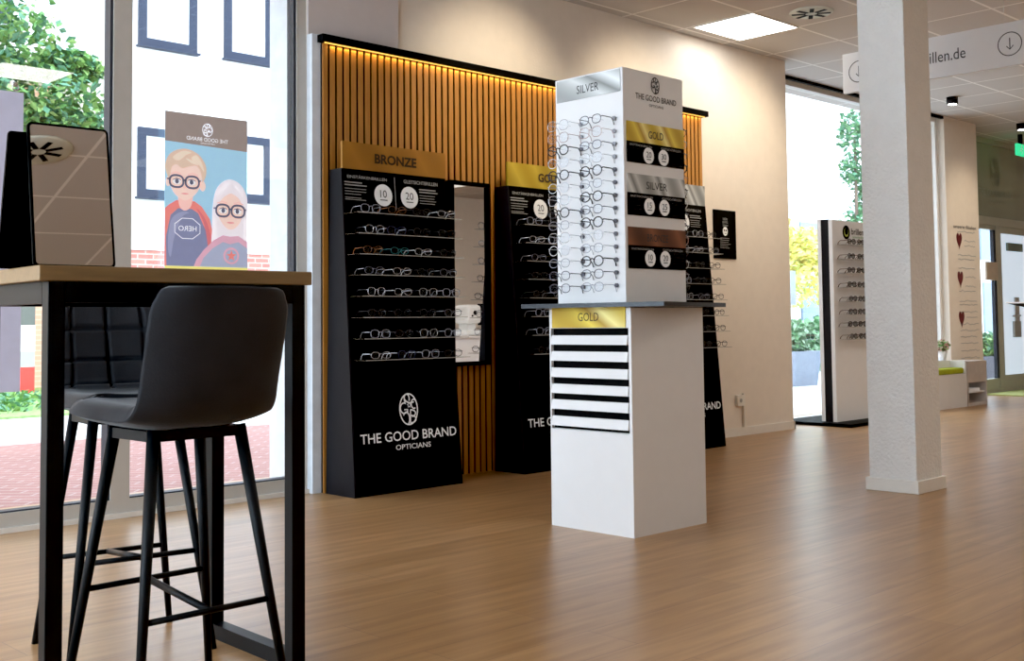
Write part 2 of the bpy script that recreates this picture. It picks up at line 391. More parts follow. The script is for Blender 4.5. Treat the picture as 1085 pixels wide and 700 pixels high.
def one_glasses(name, fm, tm, lm, th=.0022, rx=.026, rz=.0195, e=2.4, L=.095):
    b = MB(); g_rims(b, th, rx, rz, e); b.mi = 1
    for sgn in (-1, 1): g_temple(b, sgn, th, L, rz)
    b.mi = 2; g_lens(b, rx, rz, e)
    o = b.build('eyeglasses', [fm, tm, lm], recalc=False); me = o.data; bpy.data.objects.remove(o); return me

FM = {k: mat('frame_'+k, c, .22, var=.1, spec=.7, metal=m_) for k, c, m_ in (
    ('black', (.012, .012, .016), 0), ('navy', (.02, .03, .09), 0), ('brown', (.12, .05, .02), 0), ('white', (.75, .78, .82), 0),
    ('silver', (.62, .64, .68), .7), ('orange', (.34, .13, .04), 0), ('teal', (.03, .16, .17), 0), ('grey', (.35, .36, .42), .2), ('rose', (.55, .38, .35), .3), ('gunmetal', (.16, .16, .2), .5))}
KIND = [('black rimmed', 'black', 'black'), ('grey rimmed', 'grey', 'silver'), ('silver rimmed', 'silver', 'white'), ('brown rimmed', 'brown', 'orange'),
        ('two-tone', 'silver', 'black'), ('teal rimmed', 'teal', 'teal'), ('gunmetal rimmed', 'gunmetal', 'silver'), ('navy rimmed', 'navy', 'white')]
SM = [one_glasses('g', FM[a], FM[c], M['lens'], th=.0019, rx=.0255, rz=(.019, .021, .017)[i % 3], e=(2.2, 2.8, 2.5)[i % 3]) for i, (l, a, c) in enumerate(KIND)]
SUN = one_glasses('g', FM['black'], FM['brown'], M['lens_d'], th=.003, rx=.028, rz=.021, e=2.6)
ORD = ['first', 'second', 'third', 'fourth', 'fifth', 'sixth', 'seventh', 'eighth', 'ninth', 'tenth', 'eleventh', 'twelfth', 'thirteenth', 'fourteenth']
def place_glasses(me, loc, rz, label, group, cat='eyeglasses'):
    o = bpy.data.objects.new('eyeglasses', me); COL.objects.link(o); o.location = loc; o.rotation_euler = (0, 0, rz)
    return tag(o, label, cat, group)

# ------------------------------------------------------------------ black wall stands
def face_y(z): return 4.865+(5.02-4.865)*z/1.75
def small_lines(b, F, x0, x1, ys, h=.004, seed=0):
    R = random.Random(seed)
    for y in ys: b.rect(F, x0, x0+(x1-x0)*R.uniform(.72, 1), y-h/2, y+h/2, z=.001)
SHZ = [1.50, 1.388, 1.277, 1.166, 1.053, .94, .828, .715]
def stand(x0, title, hm, nums, lab, short, tint):
    x1 = x0+.75; cx = (x0+x1)/2
    t = thing('display_stand', (cx, 5.0, 0), lab, 'display stand', 'black leaning eyeglass stands along the back wall')
    def P(b, name, m, par=t, **k): 
        o = b.build(name, m, par, **k)
        o.matrix_parent_inverse = Matrix.Translation(-Vector((cx, 5.0, 0))) if par is t else Matrix()
        return o
    b = MB(); b.hexa([(x0, 4.865, 0), (x1, 4.865, 0), (x1, 5.125, 0), (x0, 5.125, 0), (x0+.03, 5.02, 1.75), (x1+.02, 5.02, 1.75), (x1+.02, 5.125, 1.75), (x0+.03, 5.125, 1.75)])
    body = P(b, 'body', M['black_side'])
    n = Vector((0, 5.02-4.865, 1.75)).normalized()
    b = MB(); b.hexa([(x0+.012, 4.862, .005), (x1-.004, 4.862, .005), (x1-.004, 4.88, .005), (x0+.012, 4.88, .005), (x0+.042, 5.017, 1.748), (x1+.016, 5.017, 1.748), (x1+.016, 5.03, 1.748), (x0+.042, 5.03, 1.748)])
    P(b, 'front_panel', M['black'])
    hb = P(MB().box(x0+.045, x1+.03, 5.03, 5.045, 1.72, 1.9), 'header_board', hm)
    F = frame((cx+.035, 5.028, 1.822), (1, 0, 0), (0, 0, 1)); b = MB(); text_mb(b, F, title, 0, 0, height=.055, width=.048*len(title)+.01, bold=.03)
    P(b, 'lettering', M['ink_b'], hb)
    # printed price card at the top of the face
    def FF(z, x=cx+.012): return frame((x, face_y(z)-.0045, z), (1, 0, 0), n)
    F = FF(1.64); b = MB()
    text_mb(b, F, 'EINSTÄRKENBRILLEN', -.19, .068, width=.27, height=.02, bold=.01); text_mb(b, F, 'GLEITSICHTBRILLEN', .19, .068, width=.25, height=.02, bold=.01)
    small_lines(b, F, -.345, -.19, [.035, .02], .006, 1); small_lines(b, F, -.345, -.2, [0, -.015, -.03, -.05, -.06], .003, 2)
    small_lines(b, F, .175, .33, [.03, .015], .006, 3); small_lines(b, F, .175, .32, [-.005, -.02, -.035, -.05], .003, 4)
    b.rect(F, -.002, .001, -.1, .085, z=.001)
    P(b, 'printed_text', M['grey_print'])
    for px, s in ((-.085, nums[0]), (.1, nums[1])):
        b = MB(); b.disc(F, px, -.022, .062, z=.001); pd = P(b, 'price_disc', M['print'])
        b = MB(); text_mb(b, F, s, px, -.015, height=.042, z=.0025, bold=-.0); b.rect(F, px-.025, px+.025, -.052, -.047, z=.0025); P(b, 'numerals', M['ink'], pd)
    F = FF(.43); b = MB(); emblem(b, F, 0, .008, .062, .084, .0075); P(b, 'emblem', M['print'])
    F = FF(.29); b = MB(); text_mb(b, F, 'THE GOOD BRAND', -.0, .008, width=.67, height=.052, bold=.008); text_mb(b, F, 'OPTICIANS', .02, -.052, width=.245, height=.028, bold=.008)
    P(b, 'lettering', M['print'])
    for k, z in enumerate(SHZ):
        y = face_y(z); b = MB(); b.box(x0+.03, x1+.01, y-.125, y-.002, z-.002, z+.001); b.mi = 1
        b.box(x0+.03, x1+.01, y-.127, y-.124, z-.0022, z+.0015)
        P(b, 'shelf', [M['acry'], M['acry_edge']])
    for k, z in enumerate(SHZ):
        for q in range(4):
            gi = random.choices(range(8), (8, 4, 3, 1, 3, 1, 6, 3))[0]
            place_glasses(SM[gi], (x0+.13+.172*q+random.uniform(-.012, .012), face_y(z)-.122+random.uniform(0, .006), z+.0012+.024), random.uniform(-.09, .09),
                          '%s eyeglasses, %s on the %s shelf of the %s' % (KIND[gi][0], ('leftmost', 'second from left', 'third from left', 'rightmost')[q], ORD[k]+(' (top)' if k == 0 else ''), short), 'eyeglasses on the shelves of the '+short)
stand(3.555, 'BRONZE', M['bronze_w'], ('10', '20'), 'black leaning display stand with bronze-coloured header board at left end of slat wall', 'bronze-headed black stand', 0)
stand(4.80, 'GOLD', M['goldb'], ('20', '30'), 'black leaning display stand with gold header board behind the white display column', 'gold-headed black stand', 0)
stand(6.09, 'SILVER', M['silver'], ('15', '25'), 'black leaning display stand with silver header board beside the bare cream wall', 'silver-headed black stand', 0)

# wall mirror between the stands
t = thing('wall_mirror', (4.585, 5.10, 1.205), 'tall narrow black-framed mirror on the slats beside the bronze-headed stand', 'mirror')
b = MB()
for a in ((-.155, -.13, -.555, .555), (.13, .155, -.555, .555), (-.155, .155, -.555, -.53), (-.155, .155, .53, .555)): b.box(a[0], a[1], -.012, .045, a[2], a[3])
b.build('frame', M['black'], t)
MB().box(-.131, .131, 0, .012, -.531, .531).build('mirror_glass', M['mirror'], t)
# small wall poster
t = thing('wall_poster', (7.37, 5.214, 1.577), 'small black printed poster with white face emblem on the cream wall', 'poster')
MB().box(-.145, .145, -.006, .004, -.19, .19).build('board', M['black'], t)
F = frame((0, -.0065, 0), (1, 0, 0), (0, 0, 1)); b = MB()
text_mb(b, F, 'DEIN', 0, .12, height=.018); text_mb(b, F, 'BESTES', 0, .095, height=.016); text_mb(b, F, 'SEHEN', 0, .07, height=.016)
small_lines(b, F, -.07, .07, [-.03, -.045, -.06, -.075, -.09, -.105], .003, 9)
b.build('printed_text', M['grey_print'], t)
b = MB(); b.disc(F, 0, .025, .032, .035); b.mi = 1; b.disc(F, -.012, .032, .008, z=.0012); b.disc(F, .012, .032, .008, z=.0012); b.stroke(F, [(-.012, .01), (0, .004), (.012, .01)], .004, z=.0012)
b.build('face_emblem', [M['print'], M['ink']], t)
# power socket with conduit
t = thing('power_socket', (7.53, 5.215, .27), 'white wall socket with conduit running down to the skirting', 'socket')
MB().box(-.06, .03, -.02, .005, -.035, .05).build('plate', M['base'], t, bevel=.003)
MB().lathe([(.016, 0), (.016, .002)], (0, 0, 0)).build('socket_well', M['grey_print'], t).matrix_local = Matrix.Translation((-.015, -.0205, .007)) @ Matrix.Rotation(PI/2, 4, 'X')
MB().box(.032, .046, -.016, .005, -.205, .06).build('conduit', M['base'], t)

# ------------------------------------------------------------------ white display column
DC = (3.94, 3.333, 0)
dsp = thing('display_column', DC, 'white free-standing display column with black middle plate and gold and silver banners', 'display stand')
def DP(b, name, m, par=None, **k):
    o = b.build(name, m, par or dsp, **k)
    if par is None: o.matrix_parent_inverse = Matrix.Translation(-Vector(DC))
    return o
b = MB()
X0, X1, Y0, Y1 = 3.69, 4.192, 3.095, 3.572
b.box(X0+.02, X1, Y0, Y1, 0, .962); b.box(X0, X0+.02, Y0, Y1, 0, .43); b.box(X0, X0+.02, Y0, Y0+.015, .43, .876); b.box(X0, X0+.02, Y1-.008, Y1, .43, .876); b.box(X0, X0+.02, Y0, Y1, .876, .962)
low = DP(b, 'lower_cabinet', M['white'])
DP(MB().box(X0+.015, X0+.022, Y0+.016, Y1-.01, .432, .8755), 'tray_recess', M['black'])
for z0, z1 in ((.804, .845), (.732, .774), (.659, .701), (.588, .629), (.518, .560), (.445, .487)):
    b = MB(); b.hexa([(X0-.006, Y0+.02, z0), (X0-.006, Y1-.012, z0), (X0+.016, Y1-.012, z0), (X0+.016, Y0+.02, z0), (X0+.001, Y0+.02, z1), (X0+.001, Y1-.012, z1), (X0+.016, Y1-.012, z1), (X0+.016, Y0+.02, z1)])
    DP(b, 'tray_front', M['white'])
F = frame((X0-.001, 3.337, .925), (0, -1, 0), (0, 0, 1))
b = MB(); b.rect(F, -.215, .215, -.047, .044, t=.003); gb = DP(b, 'gold_banner', M['gold'])
b = MB(); text_mb(b, F, 'GOLD', .005, 0, height=.036, width=.12, z=.0035); o = DP(b, 'lettering', M['ink_b'], gb)
T = Matrix.Translation((3.94, 3.333, 0)) @ Matrix.Rotation(math.radians(14), 4, 'Z')
DP(MB().box(-.343, .343, -.343, .343, .965, .984, T=T), 'middle_plate', mat('gloss_black_plate', (.006, .007, .010), .2, spec=.35))
U0, U1, V0, V1 = 3.715, 4.135, 3.14, 3.54
ub = DP(MB().box(U0, U1, V0, V1, .984, 2.0), 'upper_column', M['white'], bevel=.003)
F = frame((U0-.001, 3.34, 1.945), (0, -1, 0), (0, 0, 1))
b = MB(); b.rect(F, -.188, .188, -.05, .048, t=.002); sb = DP(b, 'silver_banner', M['silver'])
b = MB(); text_mb(b, F, 'SILVER', .0, -.008, height=.037, width=.13, z=.0025); DP(b, 'lettering', M['ink'], sb)
F = frame((3.9375, V0-.001, 1.5), (1, 0, 0), (0, 0, 1))
b = MB(); emblem(b, F, -.002, .445, .028, .036, .0042, z=.0); text_mb(b, F, 'THE GOOD BRAND', .004, .385, width=.285, height=.026, z=0, bold=.006); text_mb(b, F, 'OPTICIANS', .004, .353, width=.10, height=.012, z=0)
DP(b, 'lettering', M['ink'])
for (zt, zm, zb), m_, s, nums in (((1.768, 1.682, 1.59), 'gold', 'GOLD', ('20', '30')), ((1.541, 1.459, 1.361), 'silver', 'SILVER', ('15', '25')), ((1.31, 1.231, 1.131), 'bronze', 'BRONZE', ('10', '20'))):
    b = MB(); b.rect(F, -.205, .197, zm-1.5, zt-1.5, t=.002); o = DP(b, 'price_banner', M[m_])
    b = MB(); text_mb(b, F, s, -.005, (zt+zm)/2-1.5-.004, height=.033, width=.021*len(s)+.02, z=.0025, bold=.004); DP(b, 'lettering', M['ink'], o)
    b = MB(); b.rect(F, -.205, .197, zb-1.5, zm-1.5, t=.002); o2 = DP(b, 'price_card', M['black'])
    b = MB(); zc = zm-1.5; text_mb(b, F, 'EINSTÄRKENBRILLEN', -.11, zc-.014, width=.15, height=.010, z=.0025); text_mb(b, F, 'GLEITSICHTBRILLEN', .1, zc-.014, width=.14, height=.010, z=.0025)
    small_lines(b, F, -.195, -.11, [zc-.03, zc-.04, zc-.055, zc-.07], .0025, 5); small_lines(b, F, .105, .19, [zc-.03, zc-.045, zc-.06, zc-.075], .0025, 6)
    for v in b.bm.verts: v.co.y -= .0
    DP(b, 'printed_text', M['grey_print'], o2)
    for px, s2 in ((-.058, nums[0]), (.047, nums[1])):
        b = MB(); b.disc(F, px, zc-.054, .036, z=.0015); o3 = DP(b, 'price_disc', M['print'], o2)
        b = MB(); text_mb(b, F, s2, px, zc-.05, height=.026, z=.0035); b.rect(F, px-.014, px+.014, zc-.073, zc-.069, z=.003); b.mi = 0
        for v in b.bm.verts: pass
        o = DP(b, 'numerals', M['ink'])
# spectacles on the silver side : parts shown
def big_glasses(fm, tm, th, rx, rz, e):
    def mk(fn, name, m):
        b = MB(); fn(b); o = b.build(name, m, recalc=False); return o
    L = .080
    ps = [mk(lambda b: g_rims(b, th, rx, rz, e), 'frame', FM[fm]), mk(lambda b: g_lens(b, rx, rz, e), 'lens', M['lens'])]
    ps += [mk(lambda b, s=s: g_temple(b, s, th, L, rz), 'temple', FM[tm]) for s in (-1, 1)]
    return ps
protos = {}
BK = {'white': ('pale clear-framed', 'white', 'silver', .0016), 'grey': ('grey wire-framed', 'grey', 'grey', .0014), 'rose': ('rose metal-framed', 'rose', 'rose', .0015),
      'black': ('thick black-framed', 'black', 'black', .0027), 'gun': ('gunmetal-framed dark-templed', 'gunmetal', 'black', .0019), 'silver': ('silver wire-framed', 'silver', 'silver', .0014)}
for i, (k, v) in enumerate(BK.items()): protos[k] = big_glasses(v[1], v[2], v[3], (.026, .025, .027)[i % 3], (.0215, .019, .0225)[i % 3], (2.0, 2.3, 2.6)[i % 3])
used = set()
def glasses_tree(k, loc, rz, label, group):
    root = thing('eyeglasses', loc, label, 'eyeglasses', group, rz)
    for p in protos[k]:
        q = p if (k not in used) else p.copy()
        if k in used: COL.objects.link(q)
        q.parent = root
    used.add(k); return root
RC = ['gun', 'rose', 'gun', 'silver', 'black', 'grey', 'black', 'gun', 'black', 'white', 'grey', 'black', 'gun', 'grey']
LC = ['silver', 'rose', 'black', 'white', 'black', 'white', 'silver', 'black', 'grey', 'silver', 'white', 'grey', 'gun', 'gun']
for row in range(14):
    z = 1.786-row*.0555
    for cy, col, kk, nm in ((3.252, 'right', RC[row], 'right'), (3.446, 'left', LC[row], 'left')):
        zz = z if col == 'right' else z-.001
        yk = cy-.0665
        glasses_tree(kk, (U0-.086, cy, zz-.012), -PI/2, '%s eyeglasses, %s from top in the %s column on the white display' % (BK[kk][0], ORD[row], nm), 'eyeglasses on the white display column')
        b = MB(); b.tube([(U0+.002, yk, zz-.006), (U0-.004, yk, zz-.006)], .005, n=8); b.tube([(U0-.003, yk, zz-.006), (U0-.012, yk, zz-.006)], .0095, n=10)
        DP(b, 'lock_knob', M['knob'] if (row > 4 or kk == 'black') else M['knob_l'])
        b = MB(); b.tube([(U0, cy, zz-.004), (U0-.09, cy, zz-.004)], .0013, n=5); DP(b, 'clear_rod', M['acry'])
# far side column of spectacles that sticks out past the right edge
for row in range(14):
    z = 1.786-row*.0555; kk = ('gun', 'white', 'grey', 'black', 'rose')[row % 5]
    glasses_tree(kk, (U1+.086, 3.25, z-.012), PI/2, '%s eyeglasses, %s from top on the hidden right side of the white display' % (BK[kk][0], ORD[row]), 'eyeglasses on the far side of the white display')
    b = MB(); b.tube([(U1, 3.25, z-.004), (U1+.09, 3.25, z-.004)], .0013, n=5); DP(b, 'clear_rod', M['acry'])

# ------------------------------------------------------------------ bar table
TZ = 1.045
tb = thing('bar_table', (1.39, 2.83, 0), 'high square bar table with oak top and black steel frame by the window', 'table', rz=math.radians(-2.0))
hx, hy = .36, .245
MB().box(-hx, hx, -hy, hy, TZ-.036, TZ).build('table_top', M['ttop'], tb, bevel=.003)
for sx in (-1, 1):
    for sy in (-1, 1):
        x = sx*(hx-.041); y = sy*(hy-.022)
        MB().box(x-.02, x+.02, y-.02, y+.02, 0, TZ-.036).build('leg', M['bmetal'], tb, bevel=.002)
    MB().box(sx*(hx-.041)-.02, sx*(hx-.041)+.02, -hy+.042, hy-.042, 0, .04).build('floor_runner', M['bmetal'], tb)
    MB().box(sx*(hx-.041)-.02, sx*(hx-.041)+.02, -hy+.042, hy-.042, TZ-.086, TZ-.036).build('top_rail', M['bmetal'], tb)
for sy in (-1, 1):
    MB().box(-hx+.061, hx-.061, sy*(hy-.022)-.02, sy*(hy-.022)+.02, TZ-.086, TZ-.036).build('top_rail', M['bmetal'], tb)

# ------------------------------------------------------------------ bar stools
def seat_profile(v):
    """v 0..1 from seat front to top of back; returns outer (y, z) and width"""
    P = [(0, .245, .692, .325), (.06, .235, .668, .345), (.14, .185, .660, .37), (.35, .0, .655, .385), (.46, -.10, .658, .385), (.54, -.165, .685, .375), (.60, -.195, .735, .365), (.75, -.222, .83, .365), (.90, -.248, .935, .365), (1, -.262, .992, .355)]
    for a, c in zip(P, P[1:]):
        if v <= c[0]:
            k = (v-a[0])/(c[0]-a[0]); return [a[i]+(c[i]-a[i])*k for i in (1, 2, 3)]
    return list(P[-1][1:])
def make_shell(parent):
    NU, NV = 56, 110
    def O(u, v):
        vv = v; y, z, wd = seat_profile(vv)
        # rounded corners at both ends
        e = min(v/.10, (1-v)/.085); e = max(0, min(1, e))
        wd *= .80+.20*math.sqrt(max(0, 1-(1-e)**2))
        lift = abs(u)**3
        back = max(0, min(1, (v-.42)/.2))
        x = u*wd/2
        y += back*lift*.045; z += (1-back)*lift*.03
        return Vector((x, y, z))
    def smooth(u, v):
        s = Vector()
        for d in (-.05, -.025, 0, .025, .05): s += O(u, max(0, min(1, v+d)))
        s /= 5
        if v < .05 or v > .95:
            k = (v/.05 if v < .05 else (1-v)/.05); s = O(u, v)*(1-k)+s*k
        return s
    bm = bmesh.new(); A = []; B = []
    for j in range(NV+1):
        v = j/NV; ra = []; rb = []
        for i in range(NU+1):
            u = -1+2*i/NU; p = smooth(u, v)
            du = smooth(min(1, u+.02), v)-smooth(max(-1, u-.02), v); dv = smooth(u, min(1, v+.01))-smooth(u, max(0, v-.01))
            n = du.cross(dv)
            n.normalize(); 
            eu = max(0, 1-abs(u)**8); ev = max(0, 1-abs(2*v-1)**24)
            edge = math.sqrt(max(0, eu))*math.sqrt(max(0, ev))
            gu = min(abs(u), abs(abs(u)-.66)) if v > .5 else 1
            gv = min(abs(v-q) for q in (.555, .69, .83))
            gr = 0
            if .5 < v < .97: gr = max(math.exp(-(gu*.18/.0035)**2), math.exp(-(gv*.75/.0035)**2))*.42
            th = .052*edge*(1-gr)+.003
            ra.append(bm.verts.new(p)); rb.append(bm.verts.new(p-n*th))
        A.append(ra); B.append(rb)
    for j in range(NV):
        for i in range(NU):
            bm.faces.new((A[j][i], A[j][i+1], A[j+1][i+1], A[j+1][i])); bm.faces.new((B[j][i], B[j+1][i], B[j+1][i+1], B[j][i+1]))
    for i in range(NU):
        bm.faces.new((A[0][i], B[0][i], B[0][i+1], A[0][i+1])); bm.faces.new((A[NV][i], A[NV][i+1], B[NV][i+1], B[NV][i]))
    for j in range(NV):
        bm.faces.new((A[j][0], A[j+1][0], B[j+1][0], B[j][0])); bm.faces.new((A[j][NU], B[j][NU], B[j+1][NU], A[j+1][NU]))
    for q in bm.faces: q.smooth = True
    m = MB(); m.bm.free(); m.bm = bm
    return m.build('upholstered_shell', M['cloth'], parent)
def make_stool(loc, rz, label):
    t = thing('bar_stool', loc, label, 'bar stool', 'grey bar stools at the high table', rz)
    make_shell(t)
    a, bb, c, d_, zt = .195, .184, .113, .095, .662
    for sx in (-1, 1):
        for sy in (-1, 1):
            MB().tube([(sx*a, sy*bb, 0), (sx*c, sy*d_, zt)], [.0095, .0155], n=10).build('leg', M['bmetal'], t)
    fr = MB()
    for sy in (-1, 1): fr.box(-c, c, sy*d_-.012, sy*d_+.012, .636, .66)
    for sx in (-1, 1): fr.box(sx*c-.012, sx*c+.012, -d_, d_, .636, .66)
    fr.build('seat_frame', M['bmetal'], t)
    zf, zb = .272, .242
    P = lambda sx, sy, z: (sx*(a+(c-a)*z/zt), sy*(bb+(d_-bb)*z/zt), z)
    for sy, z in ((1, zf), (-1, zb)):
        MB().tube([P(-1, sy, z), P(1, sy, z)], .0075, n=8).build('footrest_bar', M['bmetal'], t)
    MB().tube([(0, P(1, -1, zb)[1], zb), (0, P(1, 1, zf)[1], zf)], .009, n=8).build('cross_bar', M['bmetal'], t)
    return t
make_stool((1.35, 2.572, 0), .02, 'charcoal velvet bar stool seen from behind, nearest the camera at the high table')
make_stool((1.477, 3.126, 0), PI-.148, 'charcoal velvet bar stool with tufted backrest facing us on the far side of the table')

# ------------------------------------------------------------------ table mirror
tm = thing('tabletop_mirror', (1.135, 2.70, TZ), 'black-edged tilting mirror with dark rear panel standing on the bar table', 'mirror')
def rr(w, h, r, n=5):
    pts = []
    for cx, cy, a0 in ((w/2-r, r, -90), (w/2-r, h-r, 0), (-w/2+r, h-r, 90), (-w/2+r, r, 180)):
        pts += [(cx+r*math.cos(math.radians(a0+90*i/n)), cy+r*math.sin(math.radians(a0+90*i/n))) for i in range(n+1)]
    return pts
az = math.radians(-2)   # right vector direction of the glass
rg = Vector((math.cos(az), math.sin(az), 0)); bk = Vector((-math.sin(az), math.cos(az), 0))
tl = math.radians(9)
F = frame(-bk*.035-rg*.0, rg, bk*math.sin(tl)+Vector((0, 0, math.cos(tl))))
b = MB(); b.poly(F, rr(.196, .352, .012), t=.008, z=-.008); b.build('front_panel', M['black'], tm)
b = MB(); b.poly(F, [(x, y+.006) for x, y in rr(.184, .340, .008)], t=.0008); b.build('mirror_glass', M['mirror'], tm)
F2 = frame(bk*.10-rg*.038, rg, -bk*math.sin(math.radians(12))+Vector((0, 0, math.cos(math.radians(12)))))
b = MB(); b.poly(F2, rr(.196, .33, .01), t=.008, z=-.008); b.build('rear_panel', M['black'], tm)

# ------------------------------------------------------------------ ceiling fittings
def panel_light(x0, x1, y0, y1, label):
    t = thing('ceiling_light', ((x0+x1)/2, (y0+y1)/2, ZC), label, 'ceiling light', 'square ceiling light panels')
    a, c = (x1-x0)/2, (y1-y0)/2
    MB().box(-a, a, -c, c, -.006, -.002).build('diffuser', M['lit'], t)
    fr = MB()
    for q in ((-a-.012, a+.012, -c-.012, -c), (-a-.012, a+.012, c, c+.012), (-a-.012, -a, -c, c), (a, a+.012, -c, c)): fr.box(q[0], q[1], q[2], q[3], -.008, 0)
    fr.build('frame', M['base'], t); return t
panel_light(6.80, 7.38, 4.53, 5.04, 'bright square light panel set in the tiled ceiling above the white wall')
panel_light(3.42, 4.02, .44, 1.02, 'square ceiling light panel mirrored in the left shop window glass')
for x, y, nm_ in ((8.6, 1.0, 'behind the hanging sign'), (11.6, 2.2, 'beyond the hanging sign'), (1.0, -1.4, 'behind the bar table'), (6.2, -1.4, 'well behind the pillar'), (9.8, -2.6, 'above the reception counter'), (-1.4, 1.6, 'near the left windows')):
    panel_light(x, x+.6, y, y+.6, 'square ceiling light panel over the floor, %s' % nm_)
def vent(loc, label, r_=.155):
    t = thing('ceiling_vent', loc, label, 'air vent', 'round swirl air vents in the ceiling')
    MB().lathe([(r_, 0), (r_, -.004), (r_*.92, -.012), (.02, -.012)][::-1]).build('plate', mat('vent_plate', (.66, .68, .60), .5), t)
    F = frame((0, 0, -.013), (1, 0, 0), (0, -1, 0)); b = MB()
    for k in range(8):
        a = k*PI/4+.2; c, s = math.cos(a), math.sin(a); w_ = .015
        b.poly(F, [(c*.04-s*w_, s*.04+c*w_), (c*.04+s*w_, s*.04-c*w_), (c*.135+s*w_, s*.135-c*w_), (c*.135-s*w_, s*.135+c*w_)], t=.002)
    b.build('slots', M['black'], t); return t
vent((7.10, 4.24, ZC), 'round grey swirl air vent in the ceiling beside the bright light panel')
# the vent which the tabletop mirror shows
def cam_ray(px, py):
    return (f+r2*((px-542.5)/FPX)-u2*((py-CY)/FPX))
mc = Vector((1.06, 2.71, TZ+.28)); nrm = F.to_3x3() @ Vector((0, 0, 1))
nrm = (rg.cross(bk*math.sin(tl)+Vector((0, 0, math.cos(tl))))).normalized()
dd_ = (mc-Vector((0, 0, .9))).normalized(); rf = dd_-2*dd_.dot(nrm)*nrm; kk_ = (ZC-mc.z)/rf.z
VP = mc+rf*kk_; 
vent((VP.x, VP.y, ZC), 'round swirl air vent seen only in the tabletop mirror', .19)
def downlight(loc, label):
    t = thing('ceiling_spotlight', loc, label, 'spotlight', 'black cylinder ceiling spots')
    MB().lathe([(.055, -.07), (.055, 0)]).build('housing', M['black_side'], t)
    MB().lathe([(.042, -.0725), (.042, -.069)]).build('lamp_face', M['lit'], t)
downlight((10.91, 4.97, ZC), 'black cylinder ceiling spot nearest the hanging sign')
downlight((13.0, 5.13, ZC), 'black cylinder ceiling spot above the entrance doors')

# hanging sign
t = thing('hanging_sign', (7.4, 3.513, 2.675), 'white hanging sign board with arrow circles and dark lettering near the pillar', 'sign')
MB().box(0, .03, -.66, .662, -.143, .143).build('board', M['white'], t, bevel=.002)
F = frame((-.0005, 0, 0), (0, -1, 0), (0, 0, 1)); b = MB()
text_mb(b, F, 'brillen.de', .079, .0, width=.33, height=.076, z=.001, bold=.0)
b.build('lettering', M['ink'], t)
for cx in (-.535, .537):
    b = MB(); b.stroke(F, [(cx+.076*math.cos(2*PI*i/40), .076*math.sin(2*PI*i/40)) for i in range(40)], .006, z=.001, closed=True)
    b.rect(F, cx-.003, cx+.003, -.035, .04, z=.001); b.stroke(F, [(cx-.022, -.012), (cx, -.036), (cx+.022, -.012)], .006, z=.001)
    b.build('arrow_symbol', M['ink'], t)
for y in (-.5, .5): MB().tube([(.015, y, .143), (.015, y, ZC-2.675)], .0015, n=5).build('wire', M['steel'], t)

# exit sign
t = thing('exit_sign', (13.78, 5.45, 2.91), 'green emergency exit sign with running figure hanging from the ceiling', 'sign')
M['green'] = mat('exit_green', (.02, .45, .2), .5, emit=(.05, .8, .35), estr=.8)
MB().box(-.15, .15, -.015, .015, -.08, .06).build('box', M['green'], t)
MB().box(-.05, .0, -.02, .02, .06, .18).build('bracket', M['black'], t)
F = frame((0, -.016, 0), (1, 0, 0), (0, 0, 1)); b = MB(); b.disc(F, -.03, .035, .013); b.stroke(F, [(-.03, .02), (-.045, -.015), (-.08, -.03)], .014); b.stroke(F, [(-.045, -.015), (-.015, -.035), (-.03, -.065)], .012); b.stroke(F, [(-.07, .0), (-.035, .012), (0, -.005)], .01); b.rect(F, .045, .1, -.06, .045)
b.build('pictogram', M['print'], t)

# ------------------------------------------------------------------ white sunglasses stand
ws = thing('display_stand', (9.1, 5.17, 0), 'white double-sided eyewear stand on black base plate in front of the right window', 'display stand')
MB().box(-.45, .48, -.28, .38, 0, .028).build('base_plate', M['black'], ws)
MB().box(-.32, .42, -.075, -.04, .028, 1.765).build('front_panel', M['white'], ws)
MB().box(-.315, .42, -.04, .035, .028, 1.77).build('core', M['black_side'], ws)
MB().box(-.32, .42, .035, .07, .028, 1.775).build('rear_panel', M['white'], ws)
MB().box(-.18, .3, .07, .085, .25, 1.63).build('rear_mirror', M['black'], ws)
F = frame((0, -.0755, 1.665), (1, 0, 0), (0, 0, 1)); b = MB()
b.disc(F, -.085, 0, .062, z=0); b.mi = 1; b.disc(F, -.085, -.0, .038, z=.0012); b.mi = 0; b.disc(F, -.085, .008, .03, z=.0024)
b.mi = 0; text_mb(b, F, 'brillen.de', .0, .012, width=.32, height=.055, align='L', bold=.01); b.mi = 2; text_mb(b, F, 'sonnenbrillen', .02, -.035, width=.28, height=.022, align='L')
b.build('logo', [M['black'], mat('lime_print', (.45, .52, .10), .6), mat('green_print', (.15, .35, .12), .6)], ws)
WSZ = [1.55, 1.424, 1.304, 1.18, 1.058, .947, .84, .735]
for k, z in enumerate(WSZ):
    b = MB().box(-.27, .40, -.19, -.075, z-.004, z); b.mi = 1; b.box(-.27, .40, -.193, -.189, z-.0055, z+.001)
    b.build('shelf', [M['acry'], M['acry_edge']], ws)
    for q in range(4):
        place_glasses(SUN, (9.1-.19+.165*q+random.uniform(-.01, .01), 5.17-.18, z+.025), random.uniform(-.1, .1),
                      'dark sunglasses, %s on the %s shelf of the white stand' % (('leftmost', 'second from left', 'third from left', 'rightmost')[q], ORD[k]), 'sunglasses on the white stand', 'sunglasses')
MB().box(-.40, .3, .07, .2, .73, .735).build('rear_shelf', M['acry'], ws)
place_glasses(SUN, (8.80, 5.345, .76), PI, 'dark sunglasses sticking out at the rear left of the white stand', None, 'sunglasses')

